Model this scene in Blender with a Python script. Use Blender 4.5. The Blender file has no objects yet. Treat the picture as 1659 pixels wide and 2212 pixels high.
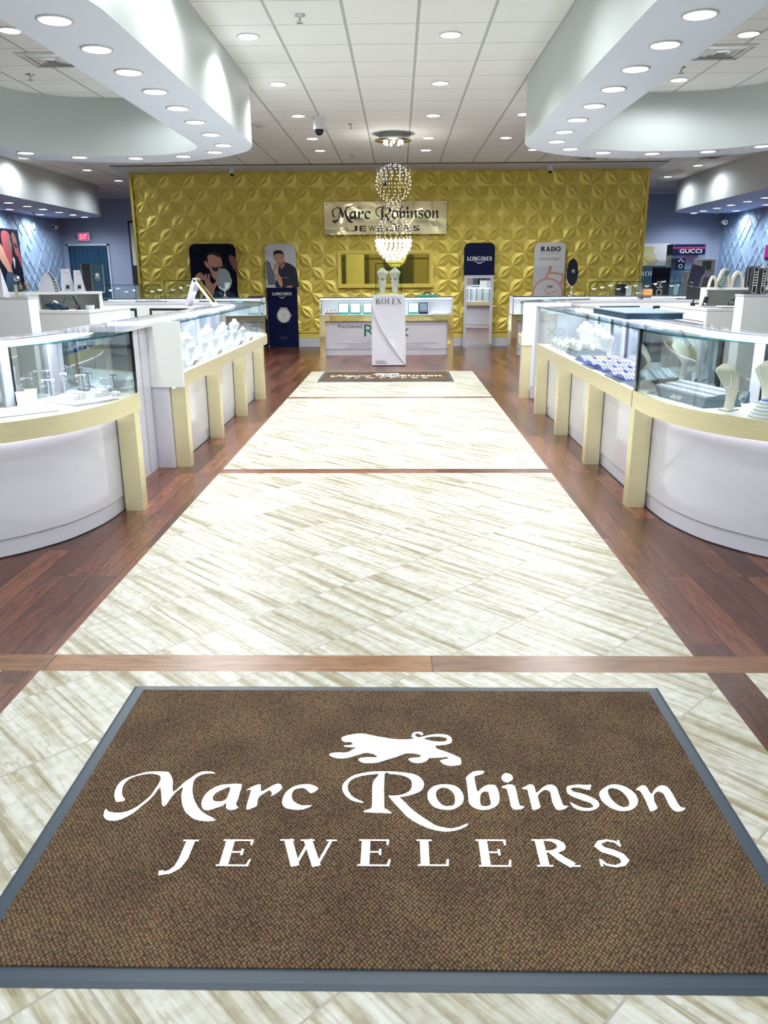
import bpy, math, random
from mathutils import Matrix, Vector
from mathutils.geometry import tessellate_polygon, interpolate_bezier
random.seed(7)
R = math.radians
scene = bpy.context.scene
col = scene.collection

# ---------------------------------------------------------------- camera
cam_d = bpy.data.cameras.new('camera'); cam = bpy.data.objects.new('camera', cam_d); col.objects.link(cam)
cam_d.sensor_fit = 'HORIZONTAL'; cam_d.sensor_width = 36.0; cam_d.lens = 1695.9 / 1659 * 36
cam_d.clip_start = .05; cam_d.clip_end = 100
cam.matrix_world = Matrix.Translation((0, 0, 1.4)) @ Matrix.Rotation(R(1.131), 4, 'Z') @ Matrix.Rotation(R(90 - 16.722), 4, 'X') @ Matrix.Rotation(R(-.356), 4, 'Z')
scene.camera = cam
# ---------------------------------------------------------------- world, exposure
w = bpy.data.worlds.new('daylight'); scene.world = w; w.use_nodes = True
w.node_tree.nodes['Background'].inputs[0].default_value = (.86, .93, 1, 1)
w.node_tree.nodes['Background'].inputs[1].default_value = 2.0
vs = scene.view_settings
vs.view_transform = 'Standard'; vs.look = 'None'; vs.gamma = 1; vs.use_curve_mapping = False
vs.exposure = 1.0
cy = scene.cycles
cy.use_denoising = True; cy.max_bounces = 7; cy.diffuse_bounces = 4; cy.use_adaptive_sampling = True; cy.adaptive_threshold = .045; cy.glossy_bounces = 3
cy.transparent_max_bounces = 14; cy.light_sampling_threshold = .02; cy.transmission_bounces = 4; cy.caustics_reflective = False; cy.caustics_refractive = False
cy.sample_clamp_indirect = 4; cy.blur_glossy = 1.0
DOWN_W = 52.0      # watts of one recessed downlight
CASE_W = 3.2       # watts of LED light per metre of showcase

# ---------------------------------------------------------------- materials
MATS = {}
def nm(name):
    m = bpy.data.materials.new(name); m.use_nodes = True; MATS[name] = m
    return m, m.node_tree.nodes, m.node_tree.links, m.node_tree.nodes['Principled BSDF']
def P(name, c, rough=.5, metal=0., coat=0., spec=.5, emit=None, es=0., noise=None):
    m, n, l, b = nm(name)
    b.inputs['Base Color'].default_value = (*c, 1); b.inputs['Roughness'].default_value = rough
    b.inputs['Metallic'].default_value = metal; b.inputs['Coat Weight'].default_value = coat
    b.inputs['Coat Roughness'].default_value = .05; b.inputs['Specular IOR Level'].default_value = spec
    if emit: b.inputs['Emission Color'].default_value = (*emit, 1); b.inputs['Emission Strength'].default_value = es
    if noise:
        sc, st, dist = noise
        t = n.new('ShaderNodeTexNoise'); t.inputs['Scale'].default_value = sc; t.inputs['Detail'].default_value = 3
        tc = n.new('ShaderNodeTexCoord'); l.new(tc.outputs['Object'], t.inputs['Vector'])
        bp = n.new('ShaderNodeBump'); bp.inputs['Strength'].default_value = st; bp.inputs['Distance'].default_value = dist
        l.new(t.outputs['Fac'], bp.inputs['Height']); l.new(bp.outputs['Normal'], b.inputs['Normal'])
    return m
P('white_gloss', (.58, .575, .64), .12, coat=.6)
P('white_paint', (.78, .80, .79), .5)
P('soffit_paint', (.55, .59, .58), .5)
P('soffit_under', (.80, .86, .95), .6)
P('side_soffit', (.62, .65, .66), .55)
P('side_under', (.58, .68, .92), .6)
P('white_matte', (.68, .68, .70), .45)
P('laminate', (.74, .75, .73), .35)
P('trim_white', (.62, .66, .72), .4)
P('blue_wall', (.15, .21, .36), .7)
P('blue_wall_l', (.31, .36, .50), .7)  # cool cast of the side rooms put into the wall colour
P('panel_blue', (.30, .42, .60), .5)  # same cool cast put into the lattice wall colour
P('gold_paint', (.80, .64, .13), .42, metal=.25, noise=(3, .05, .01))
P('gold_mirror', (.80, .68, .34), .06, metal=1, noise=(4, .12, .01))
P('mirror', (.90, .92, .92), .01, metal=1)
P('amber_mirror', (.78, .62, .12), .02, metal=1)
P('chrome', (.80, .81, .83), .08, metal=1)
P('steel', (.55, .57, .58), .25, metal=1)
P('black', (.012, .013, .02), .35)
P('black_gloss', (.006, .006, .012), .08)
P('navy', (.003, .006, .045), .6, spec=.15)
P('navy_dark', (.002, .003, .015), .6, spec=.15)
P('dark_teal', (.015, .05, .09), .8)
P('curtain', (.012, .06, .12), .9)
P('green_box', (.0, .20, .14), .4)
P('rubber', (.028, .045, .066), .45, noise=(60, .1, .001))
P('text_white', (.85, .85, .84), .6)
P('text_black', (.01, .01, .015), .4)
P('text_green', (0, .16, .09), .5)
P('text_grey', (.25, .27, .28), .5)
P('text_gold', (.7, .5, .2), .4)
P('grey_felt', (.16, .22, .26), .8)
P('grey_light', (.42, .47, .52), .7)
P('slate', (.08, .12, .15), .6)
P('bust_white', (.66, .66, .66), .6)
P('bust_cream', (.64, .61, .50), .6)
P('mauve', (.40, .28, .27), .6)
P('bracelet_blue', (.03, .10, .50), .6)
P('silver', (.85, .86, .88), .2, metal=1)
P('goldwire', (.85, .65, .25), .25, metal=1)
P('orange_tag', (.95, .30, .08), .5)
P('amber_box', (.75, .33, .10), .4)
P('skin', (.52, .26, .19), .6); P('skin_dark', (.20, .085, .07), .6); P('skin_red', (.33, .05, .06), .6)
P('poster_grey', (.42, .42, .44), .5); P('poster_slate', (.12, .14, .18), .5); P('poster_light', (.55, .58, .62), .5)
P('hair', (.006, .006, .01), .6); P('shirt', (.008, .01, .03), .6); P('tinted', (.01, .03, .06), .2)
P('rose_gold', (.62, .30, .22), .4); P('dial', (.66, .64, .66), .4); P('dial_gold', (.55, .48, .22), .4); P('case_steel', (.40, .41, .42), .4)
P('red_stripe', (.30, .01, .05), .5); P('red_poster', (.35, .0, .12), .5)
P('exit_red', (.9, .02, .08), .5, emit=(1, .01, .08), es=.75)
P('exit_text', (.9, .4, .4), .5, emit=(1, .45, .5), es=.8)
P('led', (1, 1, 1), .5, emit=(.88, .93, 1), es=5.5)
P('kick_led', (1, 1, 1), .5, emit=(.95, .93, 1), es=2.2)
P('end_mirror', (.48, .60, .63), .02, metal=1)
P('case_back', (.40, .48, .64), .12, metal=.35, coat=.5)
P('lamp', (1, 1, 1), .5, emit=(1, .98, .94), es=9)
P('lamp_side', (1, 1, 1), .5, emit=(.90, .96, 1), es=9)
P('bead', (1, 1, .95), .1, emit=(1, .98, .88), es=1.1)  # beads and jewels glow by emission to look bright; bulbs share it
P('outside_ground', (.12, .12, .12), .9)
P('outside_wall', (.16, .13, .10), .9)
P('outside_green', (.04, .07, .03), .9)
P('screen', (.03, .03, .05), .1)
P('bag', (.01, .035, .075), .6)
P('smoke_green', (.10, .16, .13), .2)

def glass(name, tint, gloss=1.0):
    m = bpy.data.materials.new(name); m.use_nodes = True; n = m.node_tree.nodes; l = m.node_tree.links; n.clear()
    t = n.new('ShaderNodeBsdfTransparent'); t.inputs[0].default_value = (*tint, 1)
    g = n.new('ShaderNodeBsdfGlossy'); g.inputs['Roughness'].default_value = .0
    f = n.new('ShaderNodeFresnel'); f.inputs['IOR'].default_value = 1.38
    mu = n.new('ShaderNodeMath'); mu.operation = 'MULTIPLY'; mu.inputs[1].default_value = gloss
    x = n.new('ShaderNodeMixShader'); o = n.new('ShaderNodeOutputMaterial')
    l.new(f.outputs[0], mu.inputs[0]); l.new(mu.outputs[0], x.inputs[0]); l.new(t.outputs[0], x.inputs[1]); l.new(g.outputs[0], x.inputs[2]); l.new(x.outputs[0], o.inputs[0])
    MATS[name] = m
glass('glass', (.965, .988, .985), .4)
glass('glass_edge', (.42, .66, .65), .3)
glass('acrylic', (.93, .96, .96), 1.0)
P('crystal', (.86, .88, .84), .06, spec=1, coat=1, emit=(1, 1, .93), es=.10).node_tree.nodes['Principled BSDF'].inputs['Alpha'].default_value = .62  # faint emission added so the crystals look whiter; they are no lamps

def M(n, t, **k):
    x = n.new('ShaderNode' + t)
    for a, b in k.items(): setattr(x, a, b)
    return x
def math_(n, l, op, a, b=None, c=None):
    x = n.new('ShaderNodeMath'); x.operation = op
    for i, v in enumerate((a, b, c)):
        if v is None: continue
        if isinstance(v, (int, float)): x.inputs[i].default_value = v
        else: l.new(v, x.inputs[i])
    return x.outputs[0]
def ramp(n, l, fac, stops):
    r = n.new('ShaderNodeValToRGB'); e = r.color_ramp.elements
    while len(e) < len(stops): e.new(.5)
    for i, (p, c) in enumerate(stops): e[i].position = p; e[i].color = (*c, 1)
    l.new(fac, r.inputs[0]); return r.outputs[0]
def mix(n, l, fac, a, b, mode='MIX'):
    x = n.new('ShaderNodeMix'); x.data_type = 'RGBA'; x.blend_type = mode
    for i, v in ((0, fac), (6, a), (7, b)):
        if isinstance(v, (int, float)): x.inputs[i].default_value = v
        elif isinstance(v, tuple): x.inputs[i].default_value = (*v, 1)
        else: l.new(v, x.inputs[i])
    return x.outputs[2]

def brushed():
    m, n, l, b = nm('gold_brushed')
    tc = M(n, 'TexCoord'); mp = M(n, 'Mapping'); mp.inputs['Scale'].default_value = (2, 2, 160)
    l.new(tc.outputs['Object'], mp.inputs[0]); t = M(n, 'TexNoise'); t.inputs['Scale'].default_value = 3; l.new(mp.outputs[0], t.inputs[0])
    l.new(ramp(n, l, t.outputs['Fac'], [(.3, (.74, .67, .40)), (.7, (.84, .78, .50))]), b.inputs['Base Color'])
    b.inputs['Metallic'].default_value = .6; b.inputs['Roughness'].default_value = .33
brushed()

def ceiling_mat():
    m, n, l, b = nm('ceiling_tile')
    tc = M(n, 'TexCoord'); s = M(n, 'SeparateXYZ'); l.new(tc.outputs['Object'], s.inputs[0])
    def line(v, off, wd):
        a = math_(n, l, 'SUBTRACT', v, off); a = math_(n, l, 'DIVIDE', a, .603); a = math_(n, l, 'ADD', a, 100.5)
        f = math_(n, l, 'FRACT', a); f = math_(n, l, 'SUBTRACT', f, .5); f = math_(n, l, 'ABSOLUTE', f)
        return math_(n, l, 'LESS_THAN', f, wd)
    lx = line(s.outputs[0], -1.046, .022); ly = line(s.outputs[1], 6.849, .010)
    g = math_(n, l, 'MAXIMUM', lx, ly)
    t = M(n, 'TexNoise'); t.inputs['Scale'].default_value = 90; l.new(tc.outputs['Object'], t.inputs[0])
    base = mix(n, l, t.outputs['Fac'], (.88, .89, .87), (.95, .95, .93))
    l.new(mix(n, l, g, base, (.50, .52, .52)), b.inputs['Base Color'])
    b.inputs['Roughness'].default_value = .8
    h = math_(n, l, 'MULTIPLY', g, -1.0); h = math_(n, l, 'ADD', h, math_(n, l, 'MULTIPLY', t.outputs['Fac'], .15))
    bp = M(n, 'Bump'); bp.inputs['Strength'].default_value = .35; bp.inputs['Distance'].default_value = .01
    l.new(h, bp.inputs['Height']); l.new(bp.outputs[0], b.inputs['Normal'])
ceiling_mat()

def wood(name, along_y=True, c1=(.055, .019, .012), c2=(.165, .060, .033), c3=(.110, .039, .022), wd=.127, ln=1.05, rough=.27):
    m, n, l, b = nm(name)
    tc = M(n, 'TexCoord'); s = M(n, 'SeparateXYZ'); l.new(tc.outputs['Object'], s.inputs[0])
    u, v = (s.outputs[0], s.outputs[1]) if along_y else (s.outputs[1], s.outputs[0])
    row = math_(n, l, 'FLOOR', math_(n, l, 'DIVIDE', math_(n, l, 'ADD', u, 50.02), wd))
    wn = M(n, 'TexWhiteNoise', noise_dimensions='1D'); l.new(row, wn.inputs['W'])
    vv = math_(n, l, 'ADD', math_(n, l, 'DIVIDE', v, ln), math_(n, l, 'MULTIPLY', wn.outputs['Value'], 7.0))
    cell = math_(n, l, 'FLOOR', vv)
    cb = M(n, 'CombineXYZ'); l.new(row, cb.inputs[0]); l.new(cell, cb.inputs[1])
    w2 = M(n, 'TexWhiteNoise', noise_dimensions='3D'); l.new(cb.outputs[0], w2.inputs['Vector'])
    # seams
    fu = math_(n, l, 'FRACT', math_(n, l, 'DIVIDE', math_(n, l, 'ADD', u, 50.02), wd)); fu = math_(n, l, 'ABSOLUTE', math_(n, l, 'SUBTRACT', fu, .5))
    su = math_(n, l, 'GREATER_THAN', fu, .478)
    fv = math_(n, l, 'ABSOLUTE', math_(n, l, 'SUBTRACT', math_(n, l, 'FRACT', vv), .5)); sv = math_(n, l, 'GREATER_THAN', fv, .4985)
    seam = math_(n, l, 'MAXIMUM', su, sv)
    # grain
    cv = M(n, 'CombineXYZ'); l.new(math_(n, l, 'MULTIPLY', u, 22.0), cv.inputs[0]); l.new(math_(n, l, 'MULTIPLY', v, 2.6), cv.inputs[1]); l.new(math_(n, l, 'MULTIPLY', w2.outputs['Value'], 30.0), cv.inputs[2])
    t = M(n, 'TexNoise'); t.inputs['Scale'].default_value = 2.2; t.inputs['Detail'].default_value = 6; t.inputs['Distortion'].default_value = .5; l.new(cv.outputs[0], t.inputs[0])
    t2 = M(n, 'TexNoise'); t2.inputs['Scale'].default_value = 5; t2.inputs['Detail'].default_value = 5; t2.inputs['Distortion'].default_value = .8; l.new(cv.outputs[0], t2.inputs[0])
    tone = ramp(n, l, w2.outputs['Value'], [(0, c1), (.45, c3), (1, c2)])
    gr = ramp(n, l, t.outputs['Fac'], [(.35, (.72, .68, .68)), (.5, (1, 1, 1)), (.62, (1.22, 1.16, 1.10))])
    c = mix(n, l, 1.0, tone, gr, 'MULTIPLY')
    g2 = ramp(n, l, t2.outputs['Fac'], [(.38, (.66, .62, .62)), (.50, (1, 1, 1))])
    c = mix(n, l, .7, c, mix(n, l, 1.0, c, g2, 'MULTIPLY'))
    l.new(mix(n, l, seam, c, (.03, .012, .01)), b.inputs['Base Color'])
    b.inputs['Roughness'].default_value = rough; b.inputs['Specular IOR Level'].default_value = .32
    bp = M(n, 'Bump'); bp.inputs['Strength'].default_value = .2; bp.inputs['Distance'].default_value = .002
    hh = math_(n, l, 'SUBTRACT', math_(n, l, 'MULTIPLY', t2.outputs['Fac'], .3), seam)
    l.new(hh, bp.inputs['Height']); l.new(bp.outputs[0], b.inputs['Normal'])
wood('wood_floor'); wood('wood_strip', False, (.15, .068, .030), (.26, .130, .056), (.20, .096, .042), .6, 1.45, .3)
wood('wood_strip_dark', False, (.10, .035, .022), (.19, .075, .045), (.14, .05, .03), .6, 1.3, .25)

def travertine():
    m, n, l, b = nm('travertine')
    tc = M(n, 'TexCoord'); s = M(n, 'SeparateXYZ'); l.new(tc.outputs['Object'], s.inputs[0])
    x = math_(n, l, 'ADD', s.outputs[0], .964); y = math_(n, l, 'SUBTRACT', s.outputs[1], 2.75)
    T = .414
    a = math_(n, l, 'DIVIDE', math_(n, l, 'ADD', x, y), 1.41421 * T); a = math_(n, l, 'ADD', a, 100.0)
    c = math_(n, l, 'DIVIDE', math_(n, l, 'SUBTRACT', x, y), 1.41421 * T); c = math_(n, l, 'ADD', c, 100.0)   # c runs down-right, along the veins
    fa, fc = math_(n, l, 'FLOOR', a), math_(n, l, 'FLOOR', c)
    cb = M(n, 'CombineXYZ'); l.new(fa, cb.inputs[0]); l.new(fc, cb.inputs[1])
    wn = M(n, 'TexWhiteNoise', noise_dimensions='3D'); l.new(cb.outputs[0], wn.inputs['Vector'])
    def edge(f):
        return math_(n, l, 'GREATER_THAN', math_(n, l, 'ABSOLUTE', math_(n, l, 'SUBTRACT', math_(n, l, 'FRACT', f), .5)), .4925)
    grout = math_(n, l, 'MAXIMUM', edge(a), edge(c))
    cv = M(n, 'CombineXYZ'); l.new(math_(n, l, 'MULTIPLY', a, 9.0), cv.inputs[0]); l.new(math_(n, l, 'MULTIPLY', c, .42), cv.inputs[1]); l.new(math_(n, l, 'MULTIPLY', wn.outputs['Value'], 40.0), cv.inputs[2])
    t = M(n, 'TexNoise'); t.inputs['Scale'].default_value = 1.3; t.inputs['Detail'].default_value = 7; t.inputs['Roughness'].default_value = .62; t.inputs['Distortion'].default_value = .35; l.new(cv.outputs[0], t.inputs[0])
    col_ = ramp(n, l, t.outputs['Fac'], [(.34, (.22, .19, .12)), (.44, (.36, .335, .255)), (.51, (.455, .45, .40)), (.62, (.525, .53, .495)), (.74, (.38, .37, .295))])
    # thin dark veins: narrow bands of a stretched noise
    cv2 = M(n, 'CombineXYZ'); l.new(math_(n, l, 'MULTIPLY', a, 6.5), cv2.inputs[0]); l.new(math_(n, l, 'MULTIPLY', c, .8), cv2.inputs[1]); l.new(math_(n, l, 'MULTIPLY', wn.outputs['Value'], 90.0), cv2.inputs[2])
    t2 = M(n, 'TexNoise'); t2.inputs['Scale'].default_value = 1.0; t2.inputs['Detail'].default_value = 4; t2.inputs['Roughness'].default_value = .5; l.new(cv2.outputs[0], t2.inputs[0])
    v = math_(n, l, 'ABSOLUTE', math_(n, l, 'SUBTRACT', t2.outputs['Fac'], .52)); v = math_(n, l, 'LESS_THAN', v, .013)
    t3 = M(n, 'TexNoise'); t3.inputs['Scale'].default_value = 26; t3.inputs['Detail'].default_value = 6; l.new(tc.outputs['Object'], t3.inputs[0])
    sp = ramp(n, l, t3.outputs['Fac'], [(.40, (.86, .84, .80)), (.55, (1, 1, 1))])
    col_ = mix(n, l, math_(n, l, 'MULTIPLY', v, .55), col_, (.33, .30, .22))
    col_ = mix(n, l, 1.0, col_, sp, 'MULTIPLY')
    tn = ramp(n, l, wn.outputs['Value'], [(0, (.86, .85, .80)), (.3, (1, 1, 1)), (1, (1.05, 1.05, 1.05))])
    col_ = mix(n, l, 1.0, col_, tn, 'MULTIPLY')
    l.new(mix(n, l, grout, col_, (.30, .28, .24)), b.inputs['Base Color'])
    b.inputs['Roughness'].default_value = .38; b.inputs['Specular IOR Level'].default_value = .25
    bp = M(n, 'Bump'); bp.inputs['Strength'].default_value = .3; bp.inputs['Distance'].default_value = .002
    l.new(math_(n, l, 'SUBTRACT', math_(n, l, 'MULTIPLY', t.outputs['Fac'], .4), grout), bp.inputs['Height']); l.new(bp.outputs[0], b.inputs['Normal'])
travertine()

def carpet(name, c1, c2, c3, dots=True):
    m, n, l, b = nm(name)
    tc = M(n, 'TexCoord'); mp = M(n, 'Mapping'); mp.inputs['Rotation'].default_value = (0, 0, R(45)); mp.inputs['Scale'].default_value = (130, 100, 1)
    l.new(tc.outputs['Object'], mp.inputs[0])
    v = M(n, 'TexVoronoi'); v.inputs['Scale'].default_value = 1; v.inputs['Randomness'].default_value = .35; l.new(mp.outputs[0], v.inputs['Vector'])
    t = M(n, 'TexNoise'); t.inputs['Scale'].default_value = 5; t.inputs['Detail'].default_value = 4; l.new(tc.outputs['Object'], t.inputs[0])
    d = ramp(n, l, v.outputs['Distance'], [(.15, c2), (.42, c1), (.75, c3)])
    bl = mix(n, l, .16, d, mix(n, l, 1.0, d, v.outputs['Color'], 'MULTIPLY'))
    tn = ramp(n, l, t.outputs['Fac'], [(.35, (.80, .76, .78)), (.65, (1.15, 1.16, 1.08))])
    l.new(mix(n, l, 1.0, bl if dots else d, tn if dots else (1.0, 1.0, 1.0), 'MULTIPLY'), b.inputs['Base Color'])
    b.inputs['Roughness'].default_value = .95; b.inputs['Specular IOR Level'].default_value = .15
    bp = M(n, 'Bump'); bp.inputs['Strength'].default_value = .9; bp.inputs['Distance'].default_value = .004; bp.invert = True
    l.new(v.outputs['Distance'], bp.inputs['Height']); l.new(bp.outputs[0], b.inputs['Normal'])
carpet('carpet', (.096, .061, .036), (.205, .142, .088), (.028, .016, .010))
carpet('carpet_white', (.82, .82, .81), (.88, .88, .87), (.62, .62, .61), False)
def signgold():
    m, n, l, b = nm('sign_gold')
    b.inputs['Base Color'].default_value = (.86, .78, .50, 1); b.inputs['Metallic'].default_value = 1; b.inputs['Roughness'].default_value = .05
    tc = M(n, 'TexCoord'); t = M(n, 'TexNoise'); t.inputs['Scale'].default_value = 1.4; t.inputs['Detail'].default_value = 1; l.new(tc.outputs['Object'], t.inputs[0])
    bp = M(n, 'Bump'); bp.inputs['Strength'].default_value = .3; bp.inputs['Distance'].default_value = .08
    l.new(t.outputs['Fac'], bp.inputs['Height']); l.new(bp.outputs[0], b.inputs['Normal'])
signgold()
def curtain_mat():
    pass

# ---------------------------------------------------------------- mesh builder
TXT = {}
def text_geo(body):
    if body in TXT: return TXT[body]
    c = bpy.data.curves.new('txt', 'FONT'); c.body = body; c.resolution_u = 3
    o = bpy.data.objects.new('txt', c); col.objects.link(o)
    dg = bpy.context.evaluated_depsgraph_get(); me = bpy.data.meshes.new_from_object(o.evaluated_get(dg))
    vs_ = [tuple(v.co) for v in me.vertices]; fs = [tuple(p.vertices) for p in me.polygons]
    bpy.data.objects.remove(o); bpy.data.curves.remove(c); bpy.data.meshes.remove(me)
    x0 = min(v[0] for v in vs_); x1 = max(v[0] for v in vs_); y0 = min(v[1] for v in vs_); y1 = max(v[1] for v in vs_)
    TXT[body] = ([((v[0] - x0) / (x1 - x0), (v[1] - y0) / max(1e-6, y1 - y0)) for v in vs_], fs)
    return TXT[body]
def arc(cx_, cy_, rx, ry, a0, a1, w0, w1=None, n=14):
    # points on an ellipse, pen width = w0 on the vertical sides and w1 on top and bottom
    w1 = w0 if w1 is None else w1; out = []
    for i in range(n + 1):
        a = R(a0 + (a1 - a0) * i / n); k = abs(math.cos(a)) ** 1.5
        out.append((cx_ + rx * math.cos(a), cy_ + ry * math.sin(a), w1 + (w0 - w1) * k))
    return out
def serif_glyph(ch, T=.19, t=.06):
    # strokes (x, y, pen width) in a box of height 1; returns strokes, advance width
    s, S = t * .75, lambda x, y, w=.16: [(x - w, y, t * .75), (x + w, y, t * .75)]
    st = lambda x, y0=0, y1=1, w=T: [(x, y0, w), (x, y1, w)]
    top, bot = 1 - s / 2, s / 2
    if ch == 'I': return [st(.2), S(.2, top), S(.2, bot)], .4
    if ch == 'L': return [st(.2), S(.2, top), [(.05, bot, s), (.66, bot, s)], [(.64, 0, t), (.67, .26, t * .6)]], .7
    if ch == 'E': return [st(.2), [(.05, top, s), (.66, top, s)], [(.05, bot, s), (.68, bot, s)], [(.2, .52, s), (.50, .52, s)], [(.65, 1, t), (.65, .78, t * .6)], [(.66, 0, t), (.70, .25, t * .6)], [(.50, .40, t * .8), (.50, .64, t * .8)]], .72
    if ch == 'O': return [arc(.46, .5, .39, .47, 0, 360, T, t, 28)], .92
    if ch == 'G': return [arc(.46, .5, .39, .47, 48, 320, T, t, 22), [(.74, .02, T * .8), (.74, .42, T * .8)], S(.74, .42, .15), [(.76, .98, t), (.76, .72, t)]], .95
    if ch == 'C': return [arc(.46, .5, .39, .47, 45, 320, T, t, 22), [(.76, .98, t), (.76, .70, t)]], .88
    if ch == 'R': return [st(.2), S(.2, bot), [(.05, top, s), (.4, top, s)], arc(.36, .76, .27, .22, 90, -90, T, t, 10), [(.2, .54, t), (.38, .54, t)], [(.40, .54, T * .8), (.56, .28, T), (.76, .04, T)], S(.80, bot, .10)], .86
    if ch == 'D': return [st(.2), [(.05, top, s), (.38, top, s)], [(.05, bot, s), (.38, bot, s)], arc(.36, .5, .42, .47, 90, -90, T, t, 16)], .90
    if ch == 'S': return [[(.56, .80, t * .8), (.50, .92, t), (.34, .97, t), (.18, .90, T * .6), (.12, .76, T), (.20, .62, T), (.38, .52, T), (.52, .40, T), (.57, .25, T), (.50, .10, T * .6), (.34, .03, t), (.16, .08, t), (.08, .22, t)], [(.58, .98, t * .8), (.57, .74, t * .8)], [(.07, .28, t * .8), (.06, .02, t * .8)]], .66
    if ch == 'N': return [st(.16, w=t), st(.76, w=t), [(.16, 1, T), (.74, .0, T)], S(.12, top), S(.76, top), S(.16, bot)], .90
    if ch == 'X': return [[(.12, 1, T), (.72, 0, T)], [(.72, 1, t), (.10, 0, t)], S(.15, top), S(.70, top, .12), S(.12, bot, .12), S(.70, bot)], .85
    if ch == 'W': return [[(.12, 1, T), (.38, .0, T)], [(.38, .0, t), (.60, .95, t)], [(.56, 1, T), (.84, .0, T)], [(.84, .0, t), (1.10, 1, t)], S(.10, top), S(.56, top), S(1.10, top, .12)], 1.22
    if ch == 'V': return [[(.10, 1, T), (.42, 0, T)], [(.42, 0, t), (.72, 1, t)], S(.10, top), S(.72, top, .12)], .82
    if ch == 'A': return [[(.10, 0, t), (.42, 1, t)], [(.42, 1, T), (.76, 0, T)], [(.2, .33, t), (.6, .33, t)], S(.10, bot, .12), S(.76, bot)], .88
    if ch == 'J': return [[(.44, 1, T), (.42, .3, T), (.36, 0, T * .8), (.24, -.16, T * .6), (.08, -.22, t)], S(.44, top), [(.04, -.2, T * .7), (.14, -.17, T * .7)]], .6
    if ch == 'H': return [st(.18), st(.72), [(.18, .5, t), (.72, .5, t)], S(.18, top), S(.18, bot), S(.72, top), S(.72, bot)], .92
    return [], .5

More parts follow.
